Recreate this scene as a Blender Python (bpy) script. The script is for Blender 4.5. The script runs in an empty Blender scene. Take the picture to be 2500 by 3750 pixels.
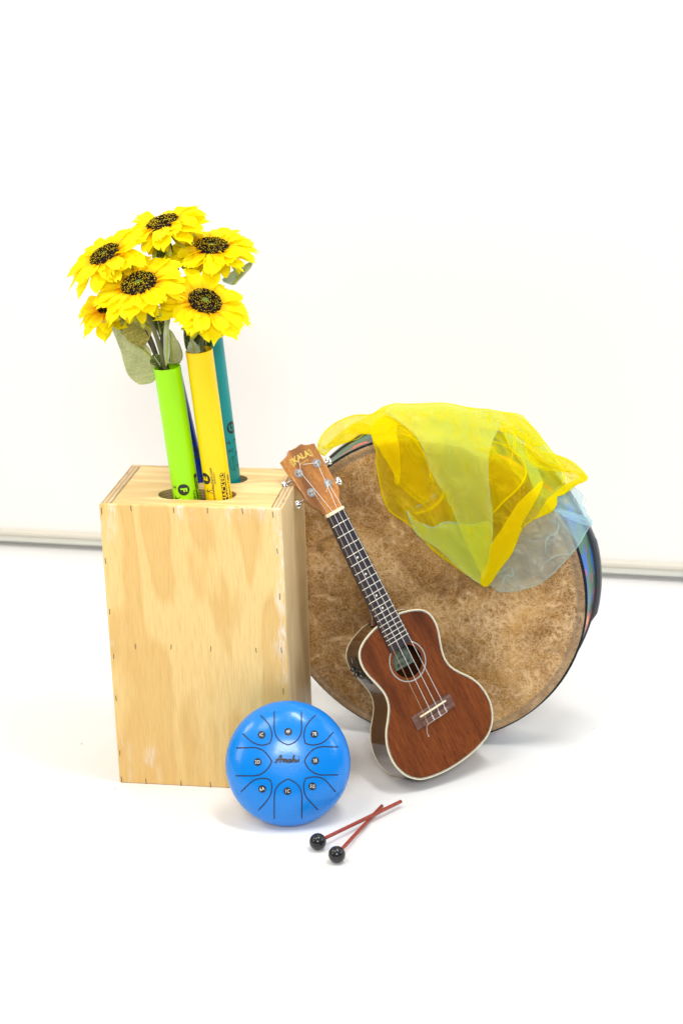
import bpy, bmesh, math, random
from mathutils import Vector, Matrix, noise
from mathutils.geometry import delaunay_2d_cdt, tessellate_polygon
random.seed(7)
PI = math.pi
scn = bpy.context.scene
col = scn.collection

# ------------------------------------------------------------------ camera
F_PX, PITCH, ROLL = 6952.9, .3458, .0289
CAM = Vector((.3913, -2.8946, 1.5219))
def cam_axes():
    cp, sp = math.cos(PITCH), math.sin(PITCH)
    f = Vector((0, cp, -sp)); r = Vector((1, 0, 0)); d = -r.cross(f)
    cr, sr = math.cos(ROLL), math.sin(ROLL)
    return cr*r + sr*d, -sr*r + cr*d, f
AX_R, AX_D, AX_F = cam_axes()
cd = bpy.data.cameras.new('camera'); cam = bpy.data.objects.new('camera', cd); col.objects.link(cam)
cd.sensor_fit = 'VERTICAL'; cd.sensor_height = 36; cd.sensor_width = 24; cd.lens = F_PX/3750*36
cd.clip_start = .05; cd.clip_end = 60
cam.matrix_world = Matrix(((AX_R.x, -AX_D.x, -AX_F.x, CAM.x), (AX_R.y, -AX_D.y, -AX_F.y, CAM.y), (AX_R.z, -AX_D.z, -AX_F.z, CAM.z), (0, 0, 0, 1)))
cd.dof.use_dof = True; cd.dof.focus_distance = 3.05; cd.dof.aperture_fstop = 4.5
scn.camera = cam

def sight(px, py):
    return (AX_R*((px-1250)/F_PX) + AX_D*((py-1875)/F_PX) + AX_F)
def on_plane(px, py, P0, n):
    d = sight(px, py); t = (P0-CAM).dot(n)/d.dot(n); return CAM + d*t
def at_y(px, py, Y):
    d = sight(px, py); return CAM + d*((Y-CAM.y)/d.y)
def at_z(px, py, Z):
    d = sight(px, py); return CAM + d*((Z-CAM.z)/d.z)

# ------------------------------------------------------------------ objects
WM = {}
def reg(o, M): WM[o.name] = M.copy(); return o
def tag(o, label=None, cat=None, group=None, kind=None):
    if label: o['label'] = label
    if cat: o['category'] = cat
    if group: o['group'] = group
    if kind: o['kind'] = kind
    return o
def empty(name, M, **k):
    o = bpy.data.objects.new(name, None); col.objects.link(o)
    if isinstance(M, Vector): M = Matrix.Translation(M)
    o.matrix_world = M; o.empty_display_size = .02
    reg(o, M); return tag(o, **k)
class MB:
    def __init__(s): s.v = []; s.f = []; s.m = []
    def add(s, vs, fs, mi=0):
        b = len(s.v); s.v += [Vector(p) for p in vs]
        for f in fs: s.f.append(tuple(b+i for i in f)); s.m.append(mi)
        return s
    def xf(s, M): s.v = [M @ p for p in s.v]; return s
    def join(s, o):
        b = len(s.v); s.v += o.v; s.f += [tuple(b+i for i in f) for f in o.f]; s.m += o.m; return s
def build(name, mb, mats, parent=None, world=True, smooth=True, M=None, angle=40):
    """mesh object from MB; vertices are world coordinates unless world=False (then in the parent's frame);
    M gives the object its own frame (vertices then in that frame, M in world)"""
    me = bpy.data.meshes.new(name)
    PM = WM[parent.name] if parent else Matrix()
    vs = mb.v
    if M is None and world: inv = PM.inverted(); vs = [inv @ p for p in vs]
    me.from_pydata([tuple(p) for p in vs], [], mb.f)
    if not isinstance(mats, (list, tuple)): mats = [mats]
    for m in mats: me.materials.append(m)
    for p, i in zip(me.polygons, mb.m): p.material_index = min(i, len(mats)-1)
    me.validate(); me.update()
    if smooth:
        me.shade_smooth()
        if angle: me.set_sharp_from_angle(angle=math.radians(angle))
    o = bpy.data.objects.new(name, me); col.objects.link(o)
    if parent: o.parent = parent
    if M is not None: o.matrix_local = PM.inverted() @ M; reg(o, M)
    else: reg(o, PM)
    return o

def box(c, s, M=None, bev=0):
    x, y, z = s[0]/2, s[1]/2, s[2]/2
    bm = bmesh.new(); bmesh.ops.create_cube(bm, size=1)
    for v in bm.verts: v.co = Vector((v.co.x*2*x, v.co.y*2*y, v.co.z*2*z))
    if bev: bmesh.ops.bevel(bm, geom=bm.edges[:], offset=bev, segments=3, profile=.5, affect='EDGES')
    m = MB(); bm.verts.ensure_lookup_table()
    m.add([v.co + Vector(c) for v in bm.verts], [[v.index for v in f.verts] for f in bm.faces]); bm.free()
    if M is not None: m.xf(M)
    return m
def frame_of(a, ref=Vector((0, 0, 1))):
    a = a.normalized()
    if abs(a.dot(ref)) > .95: ref = Vector((1, 0, 0))
    u = ref.cross(a).normalized(); return u, a.cross(u), a
def tube(pts, r, seg=10, caps=True, flat=None):
    """tube along points; r a number or list"""
    pts = [Vector(p) for p in pts]; n = len(pts)
    rs = r if isinstance(r, (list, tuple)) else [r]*n
    m = MB(); vs = []; u = None
    for i, p in enumerate(pts):
        t = (pts[min(i+1, n-1)]-pts[max(i-1, 0)]).normalized()
        if u is None: u, _, _ = frame_of(t)
        u = (u - t*u.dot(t)).normalized(); w = t.cross(u)
        for k in range(seg):
            a = 2*PI*k/seg; vs.append(p + (u*math.cos(a)+w*math.sin(a))*rs[i])
    fs = [(i*seg+k, i*seg+(k+1) % seg, (i+1)*seg+(k+1) % seg, (i+1)*seg+k) for i in range(n-1) for k in range(seg)]
    if caps: fs += [tuple(range(seg))[::-1], tuple((n-1)*seg+k for k in range(seg))]
    return m.add(vs, fs)
def lathe(prof, M, seg=96):
    m = MB(); vs = []; n = len(prof)
    for r, h in prof:
        for k in range(seg):
            a = 2*PI*k/seg; vs.append(M @ Vector((r*math.cos(a), r*math.sin(a), h)))
    fs = [(i*seg+k, i*seg+(k+1) % seg, (i+1)*seg+(k+1) % seg, (i+1)*seg+k) for i in range(n-1) for k in range(seg)]
    return m.add(vs, fs)
def sphere(c, r, M=None, nu=24, nv=16):
    pr = [(max(1e-5, math.sin(PI*i/nv)), math.cos(PI*i/nv)) for i in range(nv+1)]
    S = Matrix.Diagonal((*(r if isinstance(r, (tuple, list)) else (r,)*3), 1))
    T = (M if M is not None else Matrix()) @ Matrix.Translation(c) @ S
    return lathe(pr, T, nu)
def smooth_path(pts, k=6, closed=False):
    P = [Vector(p) for p in pts]; n = len(P); out = []
    rng = range(n) if closed else range(n-1)
    for i in rng:
        if closed: a, b, c, d = P[(i-1) % n], P[i], P[(i+1) % n], P[(i+2) % n]
        else: a, b, c, d = P[max(i-1, 0)], P[i], P[i+1], P[min(i+2, n-1)]
        for j in range(k):
            t = j/k
            out.append(.5*((2*b)+(c-a)*t+(2*a-5*b+4*c-d)*t*t+(3*b-a-3*c+d)*t*t*t))
    if not closed: out.append(P[-1])
    return out
def plate(outline, holes, thick, bev=0, res=3):
    """filled outline with holes, z from -thick to 0, edges rounded by bev"""
    cu = bpy.data.curves.new('tmp', 'CURVE'); cu.dimensions = '2D'; cu.fill_mode = 'BOTH'
    for pl in [outline]+holes:
        s = cu.splines.new('POLY'); s.points.add(len(pl)-1); s.use_cyclic_u = True
        for i, p in enumerate(pl): s.points[i].co = (p[0], p[1], 0, 1)
    cu.extrude = thick/2-bev; cu.bevel_depth = bev; cu.bevel_resolution = res; cu.offset = -bev
    return curve_mb(cu).xf(Matrix.Translation((0, 0, -thick/2)))
def curve_mb(cu):
    o = bpy.data.objects.new('tmp', cu); col.objects.link(o)
    dg = bpy.context.evaluated_depsgraph_get(); me = bpy.data.meshes.new_from_object(o.evaluated_get(dg))
    m = MB(); m.add([v.co.copy() for v in me.vertices], [tuple(p.vertices) for p in me.polygons])
    bpy.data.objects.remove(o); bpy.data.curves.remove(cu); bpy.data.meshes.remove(me)
    return m
def text_mb(s, size, bold=0., shear=0, spacing=1, sx=1):
    cu = bpy.data.curves.new('tmp', 'FONT'); cu.body = s; cu.size = size; cu.align_x = 'CENTER'; cu.align_y = 'CENTER'
    cu.offset = bold*size; cu.shear = shear; cu.resolution_u = 3; cu.space_character = spacing
    m = curve_mb(cu)
    return m.xf(Matrix.Diagonal((sx, 1, 1, 1)))
def refine(m, L):
    bm = bmesh.new(); vs = [bm.verts.new(p) for p in m.v]
    for f in m.f:
        try: bm.faces.new([vs[i] for i in f])
        except ValueError: pass
    bmesh.ops.triangulate(bm, faces=bm.faces[:])
    for _ in range(4):
        e = [x for x in bm.edges if x.calc_length() > L]
        if not e: break
        bmesh.ops.subdivide_edges(bm, edges=e, cuts=1); bmesh.ops.triangulate(bm, faces=[f for f in bm.faces if len(f.verts) > 3])
    o = MB(); bm.verts.index_update(); o.add([v.co.copy() for v in bm.verts], [[v.index for v in f.verts] for f in bm.faces]); bm.free(); return o
def disc_mb(c, r, seg=28):
    m = MB(); vs = [Vector(c)]+[Vector((c[0]+r*math.cos(2*PI*k/seg), c[1]+r*math.sin(2*PI*k/seg), c[2] if len(c) > 2 else 0)) for k in range(seg)]
    vs[0] = Vector((c[0], c[1], 0)); return m.add(vs, [(0, 1+k, 1+(k+1) % seg) for k in range(seg)])
def strip2d(pts, w, closed=False):
    """flat strip of width w along 2-D points"""
    P = [Vector((p[0], p[1], 0)) for p in pts]; n = len(P); m = MB(); vs = []
    for i, p in enumerate(P):
        a = P[(i-1) % n] if closed or i else P[i]; b = P[(i+1) % n] if closed or i < n-1 else P[i]
        t = (b-a).normalized(); q = Vector((-t.y, t.x, 0))*w/2; vs += [p+q, p-q]
    fs = [(2*i, 2*i+1, 2*((i+1) % n)+1, 2*((i+1) % n)) for i in range(n if closed else n-1)]
    return m.add(vs, fs)
def offset2d(pts, d):
    P = [Vector((p[0], p[1])) for p in pts]; n = len(P); out = []
    for i in range(n):
        t = (P[(i+1) % n]-P[(i-1) % n]).normalized(); out.append(P[i]+Vector((-t.y, t.x))*d)
    return out
def in_poly(x, y, P):
    c = False; j = len(P)-1
    for i in range(len(P)):
        if (P[i][1] > y) != (P[j][1] > y) and x < (P[j][0]-P[i][0])*(y-P[i][1])/(P[j][1]-P[i][1])+P[i][0]: c = not c
        j = i
    return c
def grid_poly(P, step):
    """triangulated 2-D polygon with an inner lattice; returns verts, faces"""
    pts = []
    n = len(P)
    for i in range(n):
        a, b = Vector(P[i][:2]), Vector(P[(i+1) % n][:2]); k = max(1, int((b-a).length/step))
        pts += [a+(b-a)*j/k for j in range(k)]
    nb = len(pts); xs = [p.x for p in pts]; ys = [p.y for p in pts]; bp = [tuple(p) for p in pts]
    y = min(ys)+step/2; row = 0
    while y < max(ys):
        x = min(xs)+(step/2 if row % 2 else step)
        while x < max(xs):
            if in_poly(x, y, bp):
                dm = min((q[0]-x)**2+(q[1]-y)**2 for q in bp)
                if dm > (step*.45)**2: pts.append(Vector((x, y)))
            x += step
        y += step*.87; row += 1
    r = delaunay_2d_cdt(pts, [(i, (i+1) % nb) for i in range(nb)], [list(range(nb))], 1, 1e-5)
    return r[0], [tuple(f) for f in r[2]]

# ------------------------------------------------------------------ materials
def srgb(r, g, b):
    f = lambda c: (c/255/12.92) if c/255 <= .04045 else ((c/255+.055)/1.055)**2.4
    return (f(r), f(g), f(b), 1)
class NT:
    def __init__(s, name, **k):
        s.m = bpy.data.materials.new(name); s.m.use_nodes = True; s.t = s.m.node_tree; s.n = s.t.nodes; s.l = s.t.links
        s.b = s.n['Principled BSDF']
        for a, v in k.items(): s.set(s.b, a, v)
    def set(s, node, a, v):
        k = {'color': 'Base Color', 'rough': 'Roughness', 'metal': 'Metallic', 'coat': 'Coat Weight', 'coatr': 'Coat Roughness', 'spec': 'Specular IOR Level', 'sheen': 'Sheen Weight', 'trans': 'Transmission Weight', 'alpha': 'Alpha', 'sss': 'Subsurface Weight'}.get(a, a)
        if isinstance(v, bpy.types.NodeSocket): s.l.new(v, node.inputs[k])
        else: node.inputs[k].default_value = v
    def co(s, scale=(1, 1, 1), loc=(0, 0, 0), rot=(0, 0, 0), kind='Object'):
        tc = s.n.new('ShaderNodeTexCoord'); mp = s.n.new('ShaderNodeMapping'); s.l.new(tc.outputs[kind], mp.inputs[0])
        mp.inputs['Scale'].default_value = scale; mp.inputs['Location'].default_value = loc; mp.inputs['Rotation'].default_value = rot
        return mp.outputs[0]
    def noise(s, co, scale=5, detail=4, rough=.5, dist=0, out=0):
        x = s.n.new('ShaderNodeTexNoise'); s.l.new(co, x.inputs['Vector']); x.inputs['Scale'].default_value = scale
        x.inputs['Detail'].default_value = detail; x.inputs['Roughness'].default_value = rough; x.inputs['Distortion'].default_value = dist; return x.outputs[out]
    def vor(s, co, scale=5, feature='F1', out='Distance', rand=1):
        x = s.n.new('ShaderNodeTexVoronoi'); x.feature = feature; s.l.new(co, x.inputs['Vector']); x.inputs['Scale'].default_value = scale
        x.inputs['Randomness'].default_value = rand; return x.outputs[out]
    def ramp(s, f, stops, interp='LINEAR'):
        x = s.n.new('ShaderNodeValToRGB'); s.l.new(f, x.inputs[0]); e = x.color_ramp.elements; x.color_ramp.interpolation = interp
        while len(e) < len(stops): e.new(.5)
        for q, (p, c) in zip(e, stops): q.position = p; q.color = c if isinstance(c, (tuple, list)) else (c, c, c, 1)
        return x.outputs[0]
    def mix(s, f, a, b, mode='MIX'):
        x = s.n.new('ShaderNodeMix'); x.data_type = 'RGBA'; x.blend_type = mode
        for i, v in ((0, f), (6, a), (7, b)):
            if isinstance(v, bpy.types.NodeSocket): s.l.new(v, x.inputs[i])
            else: x.inputs[i].default_value = v
        return x.outputs[2]
    def math(s, op, a, b=0., c=None):
        x = s.n.new('ShaderNodeMath'); x.operation = op
        for i, v in enumerate((a, b) if c is None else (a, b, c)):
            if isinstance(v, bpy.types.NodeSocket): s.l.new(v, x.inputs[i])
            else: x.inputs[i].default_value = v
        return x.outputs[0]
    def vadd(s, a, b):
        x = s.n.new('ShaderNodeVectorMath'); x.operation = 'ADD'; s.l.new(a, x.inputs[0]); s.l.new(b, x.inputs[1]); return x.outputs[0]
    def vscale(s, a, k):
        x = s.n.new('ShaderNodeVectorMath'); x.operation = 'SCALE'; s.l.new(a, x.inputs[0]); x.inputs['Scale'].default_value = k; return x.outputs[0]
    def sep(s, a):
        x = s.n.new('ShaderNodeSeparateXYZ'); s.l.new(a, x.inputs[0]); return x.outputs
    def bump(s, h, strength=.2, dist=.001):
        x = s.n.new('ShaderNodeBump'); s.l.new(h, x.inputs['Height']); x.inputs['Strength'].default_value = strength
        x.inputs['Distance'].default_value = dist; s.l.new(x.outputs[0], s.b.inputs['Normal']); return x
def plain(name, c, rough=.5, metal=0, **k): return NT(name, color=c, rough=rough, metal=metal, **k).m

M = {}
# floor
t = NT('white_floor', rough=.42, spec=.35)
co = t.co()
big = t.noise(co, 2.3, 4)
c = t.mix(t.ramp(big, [(.35, 0), (.65, 1)]), (.81, .80, .79, 1), (.84, .838, .832, 1))
sp = t.vor(co, 95); dens = t.ramp(t.noise(co, 3.1, 5, .6), [(.5, 0), (.68, 1)])
msk = t.math('MULTIPLY', t.ramp(sp, [(.0, 1), (.055, 1), (.1, 0)]), t.ramp(t.noise(co, 61, 2), [(.52, 0), (.56, 1)]))
c = t.mix(t.math('MULTIPLY', msk, t.math('MULTIPLY', dens, .8)), c, (.34, .31, .28, 1))
sp2 = t.vor(t.co((1, .6, 1), (3, 1, 0)), 23); msk2 = t.math('MULTIPLY', t.ramp(sp2, [(0, 1), (.03, 1), (.05, 0)]), t.ramp(t.noise(co, 17, 2), [(.58, 0), (.6, 1)]))
c = t.mix(t.math('MULTIPLY', msk2, .7), c, (.3, .27, .25, 1))
t.set(t.b, 'color', c); t.set(t.b, 'rough', t.ramp(t.noise(co, 6, 5), [(.3, .34), (.7, .5)])); t.bump(t.noise(co, 90, 4), .08, .0005)
M['floor'] = t.m
t = NT('white_wall', rough=.35, spec=.4); co = t.co()
t.set(t.b, 'color', t.mix(t.ramp(t.noise(co, 1.4, 4), [(.3, 0), (.7, 1)]), (.83, .825, .81, 1), (.85, .848, .84, 1)))
M['wall'] = t.m
M['rail'] = plain('brushed_aluminium', (.66, .67, .61, 1), .45, .1); M['rail_top'] = plain('cream_rail', (.66, .62, .54, 1), .45)
M['gap'] = plain('olive_rail_shade', (.58, .50, .26, 1), .8)  # olive tone stands in for the shadow band under the rail

# pine plywood
def pine(name, light, dark, seed, sc=1, wear=True, plyedge=False):
    t = NT(name, rough=.42, spec=.35)
    co = t.co((1, 1, 1), (seed, seed*.7, 0))
    warp = t.noise(t.co((7, 7, 2.2), (seed, 0, seed)), 1, 3, .5)
    co2 = t.co((9, 9, 1.25), (seed, 0, 0))
    field = t.math('ADD', t.noise(co2, 1, 2.5, .45, .6), t.math('MULTIPLY', warp, .45))
    rings = t.math('SINE', t.math('MULTIPLY', field, 25))
    bands = t.ramp(t.math('ADD', t.math('MULTIPLY', rings, .5), .5), [(.25, 0), (.62, 1), (1, .75)])
    base = t.mix(t.math('MULTIPLY', bands, .60), light, dark)
    fine = t.noise(t.co((420, 420, 22), (seed, 0, 0)), 1, 3, .6)
    base = t.mix(t.ramp(fine, [(.45, 0), (.75, .45)]), base, tuple(x*.72 for x in dark[:3])+(1,))
    big = t.noise(t.co((3, 3, 2), (seed, 2, 1)), 1, 3)
    base = t.mix(t.ramp(big, [(.35, .0), (.7, .35)]), base, dark)
    if wear:
        # chalky scuffs along the long edges (the panel runs x 0..0.30, z 0..0.505)
        s = t.sep(t.co()); ex = t.math('MINIMUM', s[0], t.math('SUBTRACT', .30, s[0])); ez = t.math('SUBTRACT', .505, s[2])
        e = t.math('MINIMUM', ex, t.math('ADD', ez, .004)); near = t.ramp(e, [(.004, 1), (.034, 0)])
        patch = t.ramp(t.noise(t.co((28, 28, 9), (seed, 0, 3)), 1, 3, .55), [(.52, 0), (.62, 1)])
        streak = t.ramp(t.noise(t.co((420, 420, 40), (seed, 0, 3)), 1, 4, .65), [(.42, 0), (.62, 1)])
        w = t.math('MULTIPLY', t.math('MULTIPLY', near, patch), streak)
        w2 = t.math('MULTIPLY', t.ramp(t.noise(t.co((14, 14, 7), (seed+4.4, 0, 1.3)), 1, 2), [(.66, 0), (.73, .8)]), streak)
        base = t.mix(t.math('MAXIMUM', w, w2), base, (.84, .82, .80, 1))
        low = t.ramp(s[2], [(0., .30), (.16, .0)])  # wood tone deepens in patches towards the bottom
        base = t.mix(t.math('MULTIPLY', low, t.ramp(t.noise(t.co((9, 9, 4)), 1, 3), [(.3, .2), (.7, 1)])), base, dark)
    t.set(t.b, 'color', base); t.bump(fine, .12, .0006)
    return t.m
PL, PD = (.90, .67, .29, 1), (.70, .42, .125, 1)
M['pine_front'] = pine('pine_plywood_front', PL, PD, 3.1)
M['pine_side'] = pine('pine_plywood_side', (.80, .62, .36, 1), (.60, .42, .20, 1), 8.7, wear=False)
M['pine_top'] = None
t = NT('pine_plywood_top', rough=.42, spec=.35)
warp = t.noise(t.co((3, 12, 5), (1, 0, 0)), 1, 3); field = t.math('ADD', t.noise(t.co((3.4, 22, 5)), 1, 2.5, .5, .6), t.math('MULTIPLY', warp, .3))
b1 = t.ramp(t.math('ADD', t.math('MULTIPLY', t.math('SINE', t.math('MULTIPLY', field, 24)), .5), .5), [(.2, 0), (.95, 1)])
c = t.mix(t.math('MULTIPLY', b1, .7), (.88, .65, .29, 1), (.72, .45, .15, 1))
c = t.mix(t.ramp(t.noise(t.co((8, 240, 50)), 1, 3, .6), [(.5, 0), (.8, .35)]), c, (.4, .22, .08, 1))
c = t.mix(t.ramp(t.noise(t.co((6, 60, 5), (0, 5, 0)), 1, 2), [(.66, 0), (.74, .7)]), c, (.52, .27, .09, 1))
t.set(t.b, 'color', c); M['pine_top'] = t.m
t = NT('plywood_edge', rough=.55); s_ = t.sep(t.co())
lam = t.math('FRACT', t.math('MULTIPLY', t.math('ADD', s_[0], t.math('MULTIPLY', t.noise(t.co((2, 30, 2)), 1, 2), .0008)), 1/.0062))
c = t.ramp(lam, [(0, (.70, .50, .27, 1)), (.42, (.72, .52, .29, 1)), (.5, (.36, .22, .10, 1)), (.62, (.52, .35, .17, 1)), (.9, (.48, .32, .16, 1)), (.97, (.68, .48, .26, 1))])
c = t.mix(t.ramp(t.noise(t.co((500, 40, 100)), 1, 3), [(.56, 0), (.66, .8)]), c, (.20, .13, .07, 1))
c = t.mix(t.ramp(t.noise(t.co((90, 12, 10), (3, 3, 3)), 1, 3), [(.6, 0), (.7, .5)]), c, (.8, .76, .7, 1))
t.set(t.b, 'color', c); M['ply_edge'] = t.m
t = NT('plywood_cut', rough=.7); s_ = t.sep(t.co())
c = t.ramp(t.math('FRACT', t.math('MULTIPLY', s_[2], 1/.005)), [(0, (.5, .33, .16, 1)), (.5, (.3, .18, .08, 1)), (.6, (.5, .33, .16, 1))]); t.set(t.b, 'color', c); M['ply_cut'] = t.m
M['staple'] = plain('dark_staple', (.10, .07, .04, 1), .5)
M['inside'] = plain('box_inside', (.45, .30, .14, 1), .8)

# tubes
def plastic(name, c, tr=.0):
    t = NT(name, color=c, rough=.28, spec=.45); t.set(t.b, 'sss', .0)
    t.bump(t.noise(t.co(), 240, 2), .03, .0003); return t.m
M['green'] = plastic('lime_plastic', (.36, .86, .0, 1)); M['yellow'] = plastic('yellow_plastic', (1.0, .70, .0, 1))
M['teal'] = plastic('teal_plastic', (.0, .25, .27, 1)); M['blue'] = plastic('navy_plastic', (.0, .014, .32, 1))
M['ink'] = plain('black_ink', (.018, .022, .02, 1), .35)

# flowers
t = NT('petal_yellow', rough=.6, spec=.2); s_ = t.sep(t.co())
rr = t.math('SQRT', t.math('ADD', t.math('MULTIPLY', s_[0], s_[0]), t.math('MULTIPLY', s_[1], s_[1])))
c = t.ramp(rr, [(.016, (.98, .36, .0, 1)), (.030, (1., .62, .0, 1)), (.042, (1.0, .84, .0, 1)), (.075, (1.0, .90, .004, 1))])
t.set(t.b, 'color', c)
tl = t.n.new('ShaderNodeBsdfTranslucent'); t.l.new(c, tl.inputs[0]); mx = t.n.new('ShaderNodeMixShader'); mx.inputs[0].default_value = .35
t.l.new(t.b.outputs[0], mx.inputs[1]); t.l.new(tl.outputs[0], mx.inputs[2]); t.l.new(mx.outputs[0], t.n['Material Output'].inputs[0])
t.bump(t.noise(t.co((1, 1, 1)), 160, 2), .3, .001); M['petal'] = t.m
M['bristle_dark'] = plain('dark_bristle', (.028, .014, .005, 1), .9, spec=.05); M['bristle_tip'] = plain('pollen_tip', (1., .74, .02, 1), .6, spec=.2)
M['disc_dark'] = plain('disc_brown', (.02, .012, .006, 1), .8)
t = NT('disc_green', rough=.8); t.set(t.b, 'color', t.mix(t.ramp(t.noise(t.co(), 600, 2), [(.4, 0), (.6, 1)]), (.05, .10, .005, 1), (.20, .26, .01, 1))); M['disc_green'] = t.m
M['sepal'] = plain('sepal_green', (.42, .46, .04, 1), .6)
def leafmat(name, a, b, vein):
    t = NT(name, rough=.65, spec=.2); co = t.co(); wob = t.math('MULTIPLY', t.math('SUBTRACT', t.noise(co, 70, 3, .6), .5), .012)
    x, y, z = t.sep(co); ax = t.math('ABSOLUTE', x)
    f = t.math('FRACT', t.math('MULTIPLY', t.math('ADD', t.math('SUBTRACT', y, t.math('MULTIPLY', ax, .75)), wob), 1/.0115))
    side = t.ramp(f, [(0, 0), (.43, 0), (.5, 1), (.57, 0), (1, 0)])
    d = t.vadd(co, t.vscale(t.noise(co, 90, 3, out=1), .006)); v2 = t.vor(d, 170, 'DISTANCE_TO_EDGE')
    c = t.mix(t.ramp(t.noise(co, 30, 4), [(.3, 0), (.7, 1)]), a, b)
    c = t.mix(t.ramp(t.noise(co, 900, 2), [(.4, 0), (.6, .25)]), c, tuple(q*.6 for q in a[:3])+(1,))
    c = t.mix(t.ramp(v2, [(0, .55), (.045, .2), (.08, 0)]), c, vein)
    c = t.mix(t.math('MULTIPLY', side, .8), c, vein)
    t.set(t.b, 'color', c)
    tl = t.n.new('ShaderNodeBsdfTranslucent'); t.l.new(c, tl.inputs[0]); mx = t.n.new('ShaderNodeMixShader'); mx.inputs[0].default_value = .3
    t.l.new(t.b.outputs[0], mx.inputs[1]); t.l.new(tl.outputs[0], mx.inputs[2]); t.l.new(mx.outputs[0], t.n['Material Output'].inputs[0])
    t.bump(side, .3, .0008); return t.m
M['leaf_pale'] = leafmat('pale_sage_leaf', (.66, .69, .38, 1), (.54, .58, .30, 1), (.80, .82, .42, 1))
M['leaf_olive'] = leafmat('olive_leaf', (.46, .42, .10, 1), (.36, .33, .08, 1), (.82, .76, .2, 1))
M['leaf_dark'] = leafmat('dark_green_leaf', (.10, .15, .035, 1), (.065, .10, .025, 1), (.45, .50, .12, 1))
M['leaf_sage'] = leafmat('grey_green_leaf', (.66, .76, .58, 1), (.54, .65, .50, 1), (.60, .66, .42, 1))
M['stem'] = plain('stem_green', (.13, .14, .045, 1), .5); M['stem_dark'] = plain('stem_brown', (.055, .045, .02, 1), .5)

# scarves
def gauze(name, c, tint, alpha, edge):
    m = bpy.data.materials.new(name); m.use_nodes = True; nt = m.node_tree; n = nt.nodes; l = nt.links
    n.remove(n['Principled BSDF']); out = n['Material Output']
    df = n.new('ShaderNodeBsdfDiffuse'); df.inputs[0].default_value = c
    tl = n.new('ShaderNodeBsdfTranslucent'); tl.inputs[0].default_value = c
    gl = n.new('ShaderNodeBsdfSheen'); gl.inputs[0].default_value = tuple(min(1, x*.5+.2) for x in c[:3])+(1,); gl.inputs['Roughness'].default_value = .35
    a1 = n.new('ShaderNodeMixShader'); a1.inputs[0].default_value = .5; l.new(df.outputs[0], a1.inputs[1]); l.new(tl.outputs[0], a1.inputs[2])
    a2 = n.new('ShaderNodeAddShader'); l.new(a1.outputs[0], a2.inputs[0]); l.new(gl.outputs[0], a2.inputs[1])
    tr = n.new('ShaderNodeBsdfTransparent'); tr.inputs[0].default_value = tint
    lw = n.new('ShaderNodeLayerWeight'); lw.inputs[0].default_value = .5
    mr = n.new('ShaderNodeMapRange'); l.new(lw.outputs['Facing'], mr.inputs[0])
    mr.inputs[1].default_value = .18; mr.inputs[2].default_value = .78; mr.inputs[3].default_value = alpha; mr.inputs[4].default_value = edge
    mx = n.new('ShaderNodeMixShader'); l.new(mr.outputs[0], mx.inputs[0]); l.new(tr.outputs[0], mx.inputs[1]); l.new(a1.outputs[0], mx.inputs[2])
    l.new(mx.outputs[0], out.inputs[0]); return m
M['g_yel'] = gauze('yellow_organza', (1., .87, .01, 1), (1, .96, .48, 1), .34, .90)
M['g_yel2'] = gauze('yellow_organza_hem', (1., .87, .0, 1), (1, .94, .3, 1), .62, .92)
M['g_yel3'] = gauze('thin_yellow_organza', (1., .93, .10, 1), (1, .97, .60, 1), .24, .6)
M['g_blu'] = gauze('blue_organza', (.74, .93, .98, 1), (.90, .98, 1, 1), .29, .68)
M['g_blu2'] = gauze('blue_organza_hem', (.68, .92, .92, 1), (.85, .97, 1, 1), .38, .75)

# drum
t = NT('mottled_tan_drumhead', rough=.55, spec=.3); co = t.co((1, 1, .2))
d = t.vadd(co, t.vscale(t.noise(co, 16, 5, .65, out=1), .035)); d2 = t.vadd(co, t.vscale(t.noise(co, 40, 4, .7, out=1), .02))
blot = t.math('ADD', t.math('MULTIPLY', t.noise(co, 9, 6, .68), .7), t.math('MULTIPLY', t.noise(t.co((1, 1, .2), (4, 2, 0)), 3.2, 3, .5), .3)); speck = t.noise(co, 330, 3, .7)
bl = t.math('ADD', blot, t.math('MULTIPLY', t.math('SUBTRACT', speck, .5), .85))
c = t.ramp(bl, [(.38, (.16, .074, .018, 1)), (.5, (.33, .168, .046, 1)), (.64, (.54, .315, .098, 1))])
c = t.mix(t.ramp(t.noise(co, 24, 7, .74, 1.6), [(.53, 0), (.66, .75)]), c, (.76, .53, .29, 1))
c = t.mix(t.ramp(t.noise(co, 15, 6, .7, .8), [(.36, .7), (.47, 0)]), c, (.15, .065, .015, 1))
v1 = t.vor(d2, 27, 'DISTANCE_TO_EDGE'); v2 = t.vor(d2, 72, 'DISTANCE_TO_EDGE')
k1 = t.ramp(v1, [(0, 1), (.03, .6), (.10, 0)]); k2 = t.ramp(v2, [(0, 1), (.07, .4), (.16, 0)])
pres = t.ramp(t.noise(co, 11, 4, .6), [(.42, .08), (.60, 1)]); grit = t.ramp(t.noise(co, 150, 3, .7), [(.36, .25), (.56, 1)])
fil = lambda sc_, w_: t.ramp(t.math('ABSOLUTE', t.math('SUBTRACT', t.noise(d, sc_, 5, .62, 1.2), .5)), [(0, 1), (w_, .5), (w_*2.4, 0)])
k3 = t.math('MULTIPLY', t.math('MAXIMUM', fil(26, .012), t.math('MULTIPLY', fil(60, .024), .9)), pres)
k = t.math('MULTIPLY', t.math('MAXIMUM', t.math('MAXIMUM', t.math('MULTIPLY', k1, .38), k3), t.math('MULTIPLY', k2, pres)), grit)
k = t.math('MULTIPLY', k, t.ramp(t.noise(co, 7, 3), [(.3, .35), (.6, 1)]))
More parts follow.
